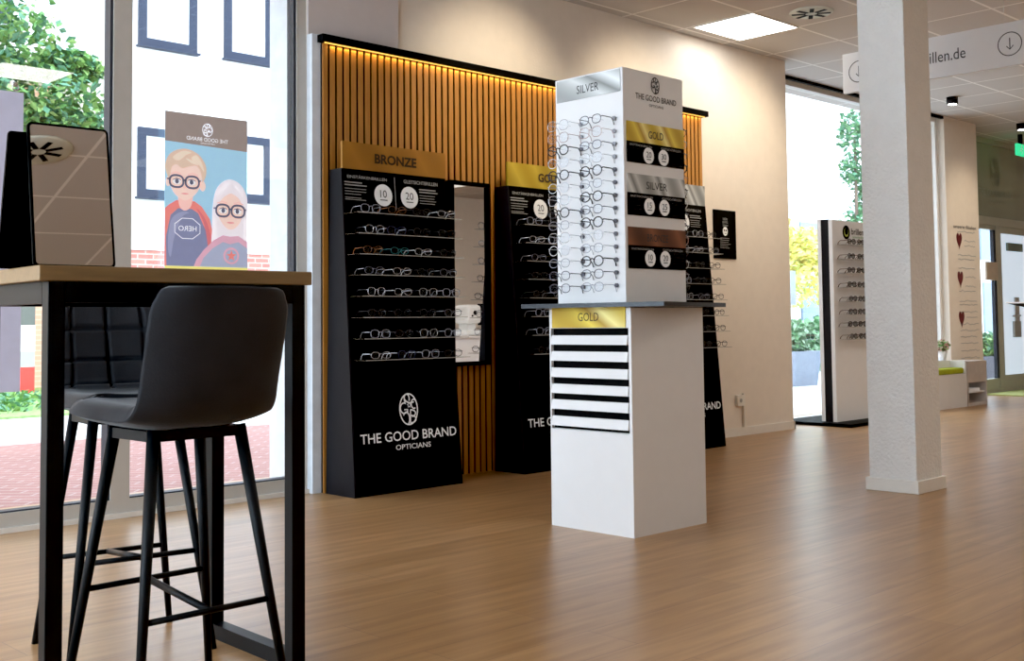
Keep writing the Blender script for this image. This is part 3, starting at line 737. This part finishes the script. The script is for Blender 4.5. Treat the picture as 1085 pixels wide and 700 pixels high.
# ------------------------------------------------------------------ bench corner by the pier
be = thing('bench', (11.15, 5.33, 0), 'white low bench with green seat cushion below the window by the pier', 'bench')
MB().box(-.4, .33, -.16, .16, 0, .34).build('seat_box', M['white'], be)
MB().box(-.4, .30, .0, .16, .34, .47).build('back_ledge', M['white'], be)
MB().box(.30, .33, -.16, .16, .34, .47).build('end_panel', M['white'], be)
MB().box(-.38, .29, -.155, -.002, .34, .40).build('seat_cushion', mat('lime_cushion', (.42, .47, .03), .8), be, bevel=.02)
cb = thing('side_cabinet', (11.72, 5.33, 0), 'small white open-fronted cabinet at the foot of the pier with papers inside', 'cabinet')
b = MB(); b.box(-.22, .24, .12, .14, 0, .46); b.box(-.22, -.20, -.16, .12, 0, .46); b.box(.22, .24, -.16, .12, 0, .46); b.box(-.2, .22, -.16, .12, .44, .46); b.box(-.2, .22, -.16, .12, 0, .03); b.box(-.2, .22, -.16, -.14, .24, .44)
b.build('carcass', mat('warm_white_board', (.62, .56, .52), .5), cb)
MB().box(-.2, .22, -.14, .11, .13, .145).build('shelf', M['white'], cb)
tag(MB().box(11.6, 11.85, 5.2, 5.38, .146, .175).build('paper_stack', M['print']), 'stack of white papers on the shelf of the small cabinet', 'paper')
pp = thing('potted_plant', (11.40, 5.385, .47), 'small white pot with bushy pale green and pink flowering plant on the bench ledge', 'plant')
MB().lathe([(.035, 0), (.05, .10), (.046, .10), (.04, .08)]).build('pot', M['white'], pp)
def leaf_cloud(name, centers, count, size, m, parent=None, seed=0, loc=None):
    R = random.Random(seed); bm = bmesh.new()
    for _ in range(count):
        c, rad = R.choice(centers); c = Vector(c)
        d = Vector((R.gauss(0, 1), R.gauss(0, 1), R.gauss(0, 1))).normalized()*(R.random()**.4)
        p = c+Vector((d.x*rad[0], d.y*rad[1], d.z*rad[2])); q = Euler((R.uniform(-1, 1), R.uniform(-1, 1), R.uniform(0, 6.28))).to_matrix()
        s = size*R.uniform(.6, 1.3)
        vs = [bm.verts.new(p+q @ Vector(v)*s) for v in ((-.5, 0, 0), (0, -.32, .06), (.55, 0, 0), (0, .32, .06))]
        fc = bm.faces.new(vs); fc.material_index = R.randrange(len(m))
    k = MB(); k.bm.free(); k.bm = bm
    return k.build(name, m, parent, loc=loc, recalc=False)
GL = [mat('leaf_light', (.30, .50, .16), .6), mat('leaf_mid', (.14, .32, .09), .6), mat('leaf_cool', (.10, .26, .15), .6)]
YL = [mat('leaf_yellow', (.97, .86, .30), .7), mat('leaf_lime', (.72, .80, .30), .7), mat('leaf_gold', (.92, .78, .32), .7)]
HL = [mat('hedge_a', (.14, .30, .14), .7), mat('hedge_b', (.30, .44, .30), .7)]
PK = [GL[0], GL[1], mat('petal_pink', (.75, .40, .38), .6), mat('petal_cream', (.75, .70, .55), .6)]
leaf_cloud('foliage', [((0, 0, .15), (.10, .08, .065))], 420, .032, PK, pp, 3)

# hearts decal on the pier
t = thing('wall_lettering', (12.25, 5.497, 1.25), 'list with three dark red hearts and fine script lines on the pier by the entrance', 'wall sign')
F = frame((0, 0, 0), (1, 0, 0), (0, 0, 1)); b = MB()
text_mb(b, F, 'unsere filialen', .03, .655, width=.56, height=.04, z=0, bold=.0)
R = random.Random(4)
for zz in (.60, .50, .45, .34, .30, .20, .1, .0, -.05, -.16, -.20, -.28, -.34, -.41, -.48, -.55, -.62, -.70, -.78):
    x = -.0 if zz in (.5, .45, .1, 0, -.34) else -.16
    ln = MB()
    while x < .24:
        w_ = R.uniform(.03, .09); ln.stroke(F, [(x, zz), (x+w_*.4, zz+R.uniform(-.01, .015)), (x+w_, zz)], .007, z=0); x += w_+.0
    ln.build('script_line', M['grey_print'], t)
b.build('heading', M['ink'], t)
for zz in (.51, .09, -.345):
    b = MB(); pts = []
    for i in range(28):
        a = 2*PI*i/28; pts.append((-.12+.0042*16*math.sin(a)**3*1.0, zz+.0062*(13*math.cos(a)-5*math.cos(2*a)-2*math.cos(3*a)-math.cos(4*a))))
    b.poly(F, pts, t=.001); b.build('heart', mat('dark_red_heart', (.14, .015, .02), .5), t)

# high side table whose tip enters at the right edge
t = thing('side_table', (11.70, 4.37, 0), 'tall thin-topped table with black edge at the right border near the doors', 'table')
MB().box(-.6, .3, -.35, .22, 1.04, 1.055).build('table_top', M['white'], t)
MB().hexa([(-.3, -.3, .99), (.25, -.3, .99), (.25, .1, .99), (-.3, .1, .99), (-.59, -.34, 1.04), (.29, -.34, 1.04), (.29, .21, 1.04), (-.59, .21, 1.04)]).build('edge', M['black'], t)
MB().lathe([(.2, 0), (.2, .02), (.03, .03), (.03, .99)], (0, -.15, 0)).build('pedestal', M['black'], t)

# reception counter and instrument seen in the wall mirror
t = thing('counter', (10.25, -1.3, 0), 'white reception counter reflected low in the tall wall mirror', 'counter')
MB().box(-1.0, 1.0, -.3, .3, 0, .72).build('body', M['white'], t); MB().box(-1.03, 1.03, -.33, .33, .72, .76).build('worktop', M['white'], t)
t = thing('eye_test_instrument', (10.28, -1.3, .76), 'cream eye-testing instrument on the counter reflected in the wall mirror', 'instrument')
b = MB(); b.box(-.14, .14, -.15, .15, 0, .06); b.box(-.07, .07, -.1, .1, .06, .14); b.build('base', M['frame_w'], t, bevel=.01)
MB().box(-.12, .13, -.15, .16, .14, .40).build('head', M['frame_w'], t, bevel=.05)
F = frame((0, .161, .27), (-1, 0, 0), (0, 0, 1)); b = MB(); b.disc(F, 0, .02, .03, t=.01); b.disc(F, .05, -.02, .012, t=.01); b.build('lens_port', M['black'], t)
t = thing('monitor', (10.72, -1.3, .76), 'black monitor on the counter reflected at the mirror edge', 'monitor')
MB().box(-.03, .03, -.02, .02, .01, .2).build('neck', M['black'], t); MB().box(-.12, .12, -.08, .08, 0, .012).build('foot', M['black'], t)
MB().box(-.03, .03, -.24, .24, .12, .42).build('screen', M['black'], t)

# ------------------------------------------------------------------ window posters
t = thing('window_poster', (2.9025, 5.232, 1.55), 'translucent poster of two masked children in glasses seen reversed in the window', 'poster')
E1 = .18
def pm(name, c, k=1.0): return mat(name, c, .7, var=.03, scale=20, emit=c, estr=.50*k)  # self-glow imitates daylight shining through the printed sheet
pmt = {'taupe': pm('poster_taupe', (.30, .25, .23), .8), 'blue': pm('poster_blue', (.32, .55, .72)), 'skin': pm('poster_skin', (.80, .58, .52)), 'hair': pm('poster_blond', (.62, .48, .38)), 'pale': pm('poster_pale_hair', (.74, .70, .76)),
       'red': pm('poster_red', (.72, .22, .20)), 'navy': pm('poster_navy', (.20, .22, .36)), 'pink': pm('poster_pink', (.62, .36, .46)), 'slate': pm('poster_slate', (.34, .38, .52)), 'yellow': pm('poster_yellow', (.80, .74, .22)), 'rim': pm('poster_rim', (.14, .15, .22), .6), 'white': pm('poster_white', (.78, .80, .86)), 'blue2': pm('poster_light_blue', (.50, .72, .86)), 'lip': pm('poster_lip', (.62, .30, .30))}
W2, HT, HB = .2325, .43, -.45
MB().box(-W2, W2, -.001, .001, HB, HT).build('sheet', pmt['blue'], t)
# local 2D frame as seen from inside: x to the right, layers towards the room
F = frame((0, -.0015, 0), (1, 0, 0), (0, 0, 1))
Fm = frame((0, -.0015, 0), (-1, 0, 0), (0, 0, 1))  # mirrored writing (faces outwards)
def ell(cx, cy, rx, ry, n=26): return [(cx+rx*math.cos(2*PI*i/n), cy+ry*math.sin(2*PI*i/n)) for i in range(n)]
def sm(pts, k=5):   # smooth closed outline
    n = len(pts); out = []
    for i in range(n):
        p0, p1, p2, p3 = pts[i-1], pts[i], pts[(i+1) % n], pts[(i+2) % n]
        for j in range(k):
            u_ = j/k
            out.append(tuple(max(-W2, .5*((2*p1[d])+(-p0[d]+p2[d])*u_+(2*p0[d]-5*p1[d]+4*p2[d]-p3[d])*u_*u_+(-p0[d]+3*p1[d]-3*p2[d]+p3[d])*u_**3)) if d == 0 else
                       .5*((2*p1[d])+(-p0[d]+p2[d])*u_+(2*p0[d]-5*p1[d]+4*p2[d]-p3[d])*u_*u_+(-p0[d]+3*p1[d]-3*p2[d]+p3[d])*u_**3) for d in (0, 1)))
    return [(min(W2, x), y) for x, y in out]
def layer(name, shapes, m, z, par=t):
    b = MB()
    for q in shapes: b.poly(F, q, t=.0003, z=z)
    return b.build(name, m, par, recalc=False)
for q, nm in (('hair2', 'light_blond'), ('pale2', 'silver_highlight'), ('cheek', 'cheek'), ('red2', 'deep_red'), ('navy2', 'light_navy')):
    pmt[q] = pm('poster_'+nm, {'hair2': (.74, .60, .50), 'pale2': (.86, .83, .88), 'cheek': (.82, .50, .46), 'red2': (.58, .16, .18), 'navy2': (.28, .30, .45)}[q])
layer('header_band', [[(-W2, .28), (W2, .265), (W2, HT), (-W2, HT)]], pmt['taupe'], .0003)
layer('yellow_band', [[(-W2, HB), (W2, HB), (W2, -.345), (-W2, -.345)]], pmt['yellow'], .0040)
# boy, left
layer('boy_cape', [[(-W2, -.345)]+[(.02, -.345), (.045, -.29), (.04, -.2), (.015, -.1), (-.03, -.04), (-.07, -.015), (-.17, -.015), (-.21, -.04), (-W2, -.06)]], pmt['red'], .0005)
layer('boy_cape_fold', [sm([(.03, -.3), (.025, -.2), (-.01, -.1), (-.06, -.05), (-.02, -.12), (.0, -.22)])], pmt['red2'], .0008)
layer('boy_shirt', [[(-.222, -.345), (.0, -.345), (.008, -.26), (-.008, -.16), (-.05, -.075), (-.085, -.055), (-.16, -.055), (-.2, -.09), (-.225, -.2)]], pmt['navy'], .0009)
layer('boy_shirt_light', [sm([(-.2, -.12), (-.15, -.075), (-.1, -.075), (-.14, -.1), (-.18, -.2), (-.2, -.3), (-.215, -.24)])], pmt['navy2'], .0011)
layer('boy_neck', [sm([(-.155, .03), (-.155, -.04), (-.125, -.065), (-.09, -.04), (-.085, .03)])], pmt['cheek'], .0012)
layer('boy_head', [sm([(-.125, -.014), (-.09, .0), (-.055, .035), (-.035, .08), (-.035, .14), (-.07, .19), (-.13, .2), (-.19, .185), (-.21, .13), (-.208, .075), (-.19, .03), (-.16, .0)]), ell(-.215, .075, .013, .024), ell(-.026, .065, .016, .026)], pmt['skin'], .0015)
layer('boy_hair', [sm([(-.215, .095), (-.232, .15), (-.215, .205), (-.17, .238), (-.11, .248), (-.05, .225), (-.01, .175), (-.008, .12), (-.028, .085), (-.035, .13), (-.06, .165), (-.1, .16), (-.14, .148), (-.17, .165), (-.195, .15), (-.205, .11)])], pmt['hair'], .0018)
layer('boy_hair_light', [sm([(-.19, .2), (-.14, .235), (-.09, .232), (-.12, .215), (-.16, .185)]), sm([(-.06, .22), (-.03, .18), (-.02, .14), (-.045, .17), (-.09, .2)]), sm([(-.12, .2), (-.08, .19), (-.05, .17), (-.09, .178)])], pmt['hair2'], .0020)
def specs(cx, cy, s, par, nm):
    b = MB()
    for q in (-1, 1): b.stroke(F, [(cx+q*.043*s+.037*s*math.copysign(abs(math.cos(a_))**.8, math.cos(a_)), cy+.030*s*math.copysign(abs(math.sin(a_))**.8, math.sin(a_))) for a_ in [2*PI*i/28 for i in range(28)]], .0105*s, z=.0030, closed=True)
    b.rect(F, cx-.010*s, cx+.010*s, cy+.004*s, cy+.013*s, z=.0030); b.rect(F, cx-.094*s, cx-.078*s, cy+.006*s, cy+.013*s, z=.0030); b.rect(F, cx+.078*s, cx+.09*s, cy+.006*s, cy+.013*s, z=.0030)
    b.build(nm+'_spectacles', pmt['rim'], par, recalc=False)
    b = MB()
    for q in (-1, 1): b.disc(F, cx+q*.041*s, cy-.001, .021*s, .013*s, t=.0002, z=.0021)
    b.build(nm+'_eye_whites', pmt['white'], par, recalc=False)
    b = MB()
    for q in (-1, 1): b.disc(F, cx+q*.040*s, cy, .0105*s, .012*s, t=.0002, z=.0023); b.stroke(F, [(cx+q*.062*s, cy+.006*s), (cx+q*.042*s, cy+.015*s), (cx+q*.02*s, cy+.008*s)], .004*s, z=.0024)
    b.build(nm+'_irises', pmt['rim'], par, recalc=False)
    b = MB(); b.stroke(F, [(cx-.008*s, cy-.026*s), (cx, cy-.031*s), (cx+.009*s, cy-.026*s)], .004*s, z=.0022)
    for q in (-1, 1): b.stroke(F, [(cx+q*.075*s, cy+.036*s), (cx+q*.045*s, cy+.046*s), (cx+q*.018*s, cy+.038*s)], .006*s, z=.0022)
    b.build(nm+'_brows_and_nose', pmt['cheek'], par, recalc=False)
specs(-.128, .08, 1.0, t, 'boy'); specs(.132, -.052, 1.03, t, 'girl')
layer('boy_mouth', [sm([(-.145, .021), (-.125, .016), (-.102, .021), (-.124, .024)])], pmt['lip'], .0021)
# girl, right
layer('girl_hair', [sm([(.03, -.24), (.028, -.15), (.03, -.05), (.045, .04), (.08, .09), (.13, .112), (.185, .095), (.22, .05), (.236, -.02), (.236, -.2), (.2, -.25), (.1, -.26)])], pmt['pale'], .0012)
layer('girl_face', [sm([(.132, -.150), (.1, -.135), (.072, -.1), (.058, -.06), (.06, .0), (.09, .045), (.15, .05), (.195, .02), (.208, -.04), (.195, -.1), (.165, -.138)])], pmt['skin'], .0016)
layer('girl_fringe', [sm([(.048, -.07), (.045, .0), (.07, .06), (.13, .09), (.19, .07), (.225, .0), (.222, -.07), (.205, -.03), (.185, .015), (.14, .04), (.11, .03), (.08, .005), (.062, -.03)])], pmt['pale'], .0019)
layer('hair_highlight', [sm([(.06, .04), (.1, .088), (.14, .095), (.11, .07), (.085, .035)])], pmt['pale2'], .0020)
layer('hair_highlight', [sm([(.15, .09), (.195, .06), (.21, .01), (.185, .045)])], pmt['pale2'], .0020)
layer('hair_highlight', [sm([(.035, -.2), (.038, -.08), (.05, -.12), (.055, -.22)])], pmt['pale2'], .0020)
layer('hair_highlight', [sm([(.215, -.1), (.23, -.1), (.228, -.2), (.212, -.2)])], pmt['pale2'], .0020)
layer('girl_cape', [[(-.075, -.345), (-.06, -.31), (-.02, -.26), (.04, -.205), (.09, -.18), (.13, -.185), (.18, -.18), (W2, -.21), (W2, -.345)]], pmt['pink'], .0022)
layer('girl_shirt', [[(-.04, -.345), (-.02, -.3), (.03, -.25), (.09, -.215), (.13, -.225), (.18, -.212), (W2, -.245), (W2, -.345)]], pmt['slate'], .0025)
layer('girl_mouth', [sm([(.112, -.112), (.134, -.118), (.156, -.112), (.134, -.108)])], pmt['lip'], .0021)
layer('chest_disc', [ell(.138, -.285, .046, .044)], pmt['pink'], .0028)
layer('chest_inner_disc', [ell(.138, -.285, .034, .032)], pmt['slate'], .0032)
layer('chest_star', [[(.138+.03*(1 if i % 2 == 0 else .42)*math.sin(i*PI/5), -.285+.03*(1 if i % 2 == 0 else .42)*math.cos(i*PI/5)) for i in range(10)]], pmt['red'], .0036)
b = MB(); text_mb(b, Fm, 'THE GOOD BRAND', 0, .305, width=.235, height=.02, z=-.0042, bold=.008); emblem(b, Fm, 0, .355, .028, .032, .004, z=-.0042); text_mb(b, Fm, 'OPTICIANS', 0, .285, width=.08, height=.008, z=-.0042)
b.build('reversed_lettering', pmt['white'], t, recalc=False); b = MB(); text_mb(b, Fm, 'HERO', .11, -.155, width=.1, height=.026, z=-.0042, bold=.006); b.stroke(Fm, [(.11+.075*math.cos(PI/8+i*PI/4)*1.0, -.155+.055*math.sin(PI/8+i*PI/4)) for i in range(8)], .004, z=-.0042, closed=True)
b.build('chest_lettering', pmt['white'], t, recalc=False)
t = thing('hanging_banner', (1.735, 5.215, 1.29), 'plain lavender grey banner hanging in the left shop window, cut by the photo edge', 'banner')
MB().box(-.235, .235, -.003, .003, -.67, .68).build('panel', M['poster_back'], t)
b = MB(); b.tube([(.20+.013*math.cos(a), 0, .70+.013*math.sin(a)) for a in [2*PI*i/12 for i in range(12)]], .004, n=6, closed=True); b.tube([(-.20+.013*math.cos(a), 0, .70+.013*math.sin(a)) for a in [2*PI*i/12 for i in range(12)]], .004, n=6, closed=True)
b.tube([(.2, 0, .713), (.2, .04, .73)], .012, n=8); b.build('suction_hooks', M['steel'], t)

# ------------------------------------------------------------------ outdoors
struct(MB().box(-30, 60, 5.95, 60, -.25, -.06).build('ground', mat('pale_asphalt', (.62, .62, .60), .9)))
M['paving'] = brick_mat('pink_paving', (.30, .135, .12), (.36, .17, .15), (.42, .30, .27), .22, .11, .008, rot=(0, 0, .785))
struct(MB().box(-20, 8.2, 5.95, 9.6, -.06, -.05).build('pavement', M['paving']))
struct(MB().box(8.2, 40, 5.95, 9.6, -.06, -.05).build('pavement', mat('light_slabs', (.60, .60, .58), .85, var=.05, scale=2)))
struct(MB().box(-20, 8.2, 9.6, 12.3, -.06, -.045).build('path', mat('pale_path', (.68, .68, .66), .9)))
tag(leaf_cloud('lawn', [((2.0, 15.1, .0), (5, 2.8, .05))], 9000, .12, GL, None, 11), 'strip of green lawn across the path outside the left window', 'grass', kind='stuff')
struct(MB().box(-20, 7.35, 12.3, 18, -.06, -.02).build('verge', mat('green_verge', (.30, .46, .16), .95, var=.3, scale=20)))
# building opposite the left window
bd = thing('office_building', (5, 16, 0), 'white rendered building with dark framed windows and brick plinth across the path', 'building')
def BP(b, name, m, par=bd):
    o = b.build(name, m, par)
    if par is bd: o.matrix_parent_inverse = Matrix.Translation((-5, -16, 0))
    return o
BP(MB().box(7.35, 14, 16.0, 22, 2.06, 12), 'rendered_wall', mat('bright_render', (.92, .93, .95), .9, var=.01))
BP(MB().box(7.35, 14, 16.02, 22, -.06, 2.06), 'brick_plinth', brick_mat('red_brick', (.42, .14, .12), (.52, .20, .16), (.50, .38, .34), .25, .08, .01, rot=(PI/2, 0, 0)))
BP(MB().box(-8, 7.35, 18.0, 22, -.06, 12), 'orange_wing', brick_mat('orange_brick', (.80, .46, .32), (.86, .52, .38), (.82, .62, .52), .25, .08, .01, rot=(PI/2, 0, 0)))
BP(MB().box(4.6, 7.35, 16.4, 18.0, 4.75, 7.2), 'upper_band', mat('bright_render_b', (.88, .90, .93), .9, var=.01))
M['wfr'] = mat('blue_grey_window_frame', (.035, .045, .075), .6, spec=.2); M['wgl'] = mat('bright_reflecting_glass', (.75, .82, .90), .15, spec=.9, var=.05, scale=1)
def bwin(x0, x1, z0, z1, y=16.0):
    b = MB(); e = .12
    b.box(x0, x0+e, y-.06, y, z0, z1); b.box(x1-e, x1, y-.06, y, z0, z1); b.box(x0+e, x1-e, y-.06, y, z0, z0+e); b.box(x0+e, x1-e, y-.06, y, z1-e, z1); b.box(x0-.03, x1+.03, y-.12, y, z0-.03, z0-.001)
    o = BP(b, 'window_frame', M['wfr']); MB().box(x0+e, x1-e, y-.02, y-.005, z0+e, z1-e).build('window_pane', M['wgl'], o)
for a in ((7.72, 8.67, 5.14, 6.9), (9.16, 10.03, 5.16, 6.7), (7.72, 8.62, 2.85, 3.9), (9.2, 10.0, 2.9, 3.95), (11.0, 12.0, 2.9, 3.95), (11, 12, 5.3, 6.9)): bwin(*a)
bwin(5.75, 6.0, 5.25, 7.0, 16.4)
# flag pole style info column with red foot
t = thing('info_column', (6.28, 16.4, -.02), 'grey and white street sign column with red foot on the lawn outside', 'sign')
MB().box(-.1, .1, -.05, .05, 0, .38).build('red_foot', mat('signal_red', (.85, .06, .05), .5), t)
MB().box(-.1, .1, -.05, .05, .38, .6).build('grey_band', M['grey_print'], t); MB().box(-.1, .1, -.05, .05, .6, .97).build('notice_field', M['print'], t)
MB().box(-.1, .1, -.05, .05, .97, 1.4).build('head', mat('dark_sign_head', (.12, .13, .12), .5), t)

def tree(name, loc, crowns, cnt, size, m, label, seed, trunk_h, tr=.08):
    t = thing('tree', loc, label, 'tree', None)
    leaf_cloud('foliage', crowns, cnt, size, m, t, seed)
    MB().tube([(0, 0, -.06), (.03, .02, trunk_h*.5), (0, 0, trunk_h)], [tr, tr*.8, tr*.5], n=8).build('trunk', mat('bark', (.16, .12, .09), .9), t)
    return t
tree('tree', (2.2, 9.2, 0), [((.2, 0, 3.5), (1.35, .9, .7)), ((.9, 0, 3.15), (.75, .6, .35)), ((1.2, 0, 2.72), (.75, .6, .32)), ((-.4, 0, 2.9), (1.3, .8, .7)), ((1.65, 0, 3.05), (.28, .25, .13)), ((1.5, 0, 2.5), (.5, .4, .22))], 9500, .085, GL, 'leafy green tree standing close outside the left shop window', 21, 3.0)
tree('tree', (20.6, 11.4, 0), [((0, 0, 4.7), (.35, .4, .5)), ((.15, 0, 3.9), (.42, .4, .42)), ((.05, 0, 2.7), (.45, .4, .5)), ((.2, 0, 2.1), (.5, .4, .5)), ((.5, 0, 3.3), (.3, .3, .4))], 2200, .12, [GL[2], HL[0]], 'slender dark green tree seen above the white eyewear stand', 22, 4.5, .05)
tree('tree', (21.5, 14.0, 0), [((-1.4, 0, 3.0), (1.9, .9, .7)), ((1.0, 0, 2.5), (1.6, .9, .5)), ((0, 0, 1.9), (2.4, 1, .8)), ((-1.5, 0, 1.4), (1.5, 1, .6))], 9000, .17, YL, 'yellow autumn tree across the street beyond the right window', 23, 2.6)
for i, (x, y, lx, h_) in enumerate(((19.3, 11.6, 1.2, .5), (21.8, 11.6, 1.2, .55))):
    hd = thing('hedge', (x, y, 0), ('clipped green hedge across the street behind the right window, nearer the wall end' if i == 0 else 'clipped green hedge across the street beside the slender tree'), 'hedge', 'hedges across the street')
    leaf_cloud('foliage', [((0, 0, h_*.9), (lx, .4, h_))], 1600, .16, HL, hd, 30+i)
    MB().tube([(0, 0, -.06), (0, 0, h_)], .05).build('stem', HL[0], hd)
t = thing('planter_box', (14.6, 9.2, -.05), 'grey planter box with green shrub on the pavement outside the right window', 'planter')
MB().hexa([(-.3, -.25, 0), (.3, -.25, 0), (.3, .25, 0), (-.3, .25, 0), (-.36, -.3, .5), (.36, -.3, .5), (.36, .3, .5), (-.36, .3, .5)]).build('box', mat('blue_grey_planter', (.26, .30, .38), .6), t)
leaf_cloud('shrub', [((0, 0, .7), (.36, .3, .26))], 700, .1, HL, t, 41)
t = thing('planter_box', (16.2, 6.95, -.05), 'dark planter box with bright green shrub outside the entrance doors', 'planter')
MB().hexa([(-.7, -.22, 0), (.7, -.22, 0), (.7, .22, 0), (-.7, .22, 0), (-.74, -.25, .42), (.74, -.25, .42), (.74, .25, .42), (-.74, .25, .42)]).build('box', mat('dark_planter', (.12, .12, .16), .6), t)
leaf_cloud('shrub', [((0, 0, .55), (.7, .25, .2))], 900, .1, GL, t, 42)
# buildings across the street on the right
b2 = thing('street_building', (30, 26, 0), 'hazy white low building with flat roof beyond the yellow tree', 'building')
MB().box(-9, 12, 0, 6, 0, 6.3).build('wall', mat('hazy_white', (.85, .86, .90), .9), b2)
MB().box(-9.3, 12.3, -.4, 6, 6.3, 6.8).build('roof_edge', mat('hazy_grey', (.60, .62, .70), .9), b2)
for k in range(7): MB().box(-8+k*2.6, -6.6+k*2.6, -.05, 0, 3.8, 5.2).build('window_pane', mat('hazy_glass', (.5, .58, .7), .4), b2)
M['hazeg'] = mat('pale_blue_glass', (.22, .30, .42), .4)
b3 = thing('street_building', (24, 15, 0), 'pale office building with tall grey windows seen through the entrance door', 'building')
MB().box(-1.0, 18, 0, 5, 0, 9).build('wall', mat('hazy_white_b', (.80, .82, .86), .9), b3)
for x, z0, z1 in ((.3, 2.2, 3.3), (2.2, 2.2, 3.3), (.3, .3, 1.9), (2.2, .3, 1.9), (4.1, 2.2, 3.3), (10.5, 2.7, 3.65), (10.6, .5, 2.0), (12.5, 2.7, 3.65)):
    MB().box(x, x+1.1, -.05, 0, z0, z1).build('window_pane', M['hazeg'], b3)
t = thing('street_sign', (12.9, 8.15, 0), 'thin grey signpost with white plates outside the right window', 'sign')
MB().tube([(0, 0, -.05), (0, 0, 2.3)], .025).build('post', M['grey_print'], t)
MB().box(-.14, .14, -.03, -.01, 1.1, 1.55).build('plate', mat('sign_plate_grey', (.42, .48, .58), .5), t)

# ------------------------------------------------------------------ light
wd = bpy.data.worlds.new('sky'); sc.world = wd; wd.use_nodes = True; nt = wd.node_tree; nt.nodes.clear()
bg = nt.nodes.new('ShaderNodeBackground'); ow = nt.nodes.new('ShaderNodeOutputWorld'); nt.links.new(bg.outputs[0], ow.inputs[0])
tcw = nt.nodes.new('ShaderNodeTexCoord'); sp = nt.nodes.new('ShaderNodeSeparateXYZ'); nt.links.new(tcw.outputs['Generated'], sp.inputs[0])
cr = nt.nodes.new('ShaderNodeValToRGB'); cr.color_ramp.elements[0].color = (.80, .90, 1, 1); cr.color_ramp.elements[1].color = (.70, .84, 1, 1)
nt.links.new(sp.outputs[2], cr.inputs[0]); nt.links.new(cr.outputs[0], bg.inputs[0]); bg.inputs[1].default_value = 4.5
sun = bpy.data.lights.new('sun', 'SUN'); so = bpy.data.objects.new('sun', sun); COL.objects.link(so); sun.energy = 1.5; sun.angle = .2; sun.color = (1, .97, .92)
so.rotation_euler = Vector((.45, .75, -.75)).to_track_quat('-Z', 'Y').to_euler()
def area(loc, sx, sy, power, col, tgt=None):
    l = bpy.data.lights.new('area', 'AREA'); l.shape = 'RECTANGLE'; l.size = sx; l.size_y = sy; l.energy = power; l.color = col
    o = bpy.data.objects.new('area_light', l); COL.objects.link(o); o.location = loc
    if tgt: o.rotation_euler = (Vector(tgt)-Vector(loc)).to_track_quat('-Z', 'Y').to_euler()
    return o
area((9.0, -2.2, 3.0), 5, 2.5, 26, (1, .94, .86))  # added warm fill below the ceiling, belongs to no fixture
area((10.5, 1.5, 3.0), 5, 3, 52, (1, .94, .86))  # second added warm fill, over the right half of the shop
area((-2.6, 2.9, 1.7), 4.2, 2.6, 125, (.62, .80, 1), (6, 2.9, 1.2))  # added cool fill boosting the daylight from the left
area((5.29, 5.135, 2.44), 3.4, .02, 2.6, (1, .6, .15), (5.29, 5.13, 0))
def spot(loc, tgt, e, col=(1, .84, .62), ang=70, blend=.9, rad=.05):
    l = bpy.data.lights.new('spot', 'SPOT'); l.energy = e; l.color = col; l.spot_size = math.radians(ang); l.spot_blend = blend; l.shadow_soft_size = rad
    o = bpy.data.objects.new('spot_light', l); COL.objects.link(o); o.location = loc; o.rotation_euler = (Vector(tgt)-Vector(loc)).to_track_quat('-Z', 'Y').to_euler()
for x in (4.9, 6.3, 7.7): spot((x, 3.9, 3.04), (x, 5.3, 2.1), 68)
spot((10.91, 4.97, 3.0), (11.3, 5.3, 0), 10)
spot((12.2, 4.2, 3.0), (12.3, 5.5, 1.6), 40)

sc.view_settings.view_transform = 'Standard'
sc.view_settings.look = 'None'
sc.view_settings.exposure = 0.2
sc.view_settings.use_curve_mapping = True
sc.view_settings.curve_mapping.black_level = (.005, .005, .005)
sc.view_settings.curve_mapping.update()
sc.cycles.max_bounces = 8; sc.cycles.diffuse_bounces = 4; sc.cycles.transparent_max_bounces = 24; sc.cycles.glossy_bounces = 4
sc.cycles.caustics_reflective = False; sc.cycles.caustics_refractive = False; sc.cycles.sample_clamp_indirect = 6
sc.cycles.use_denoising = True
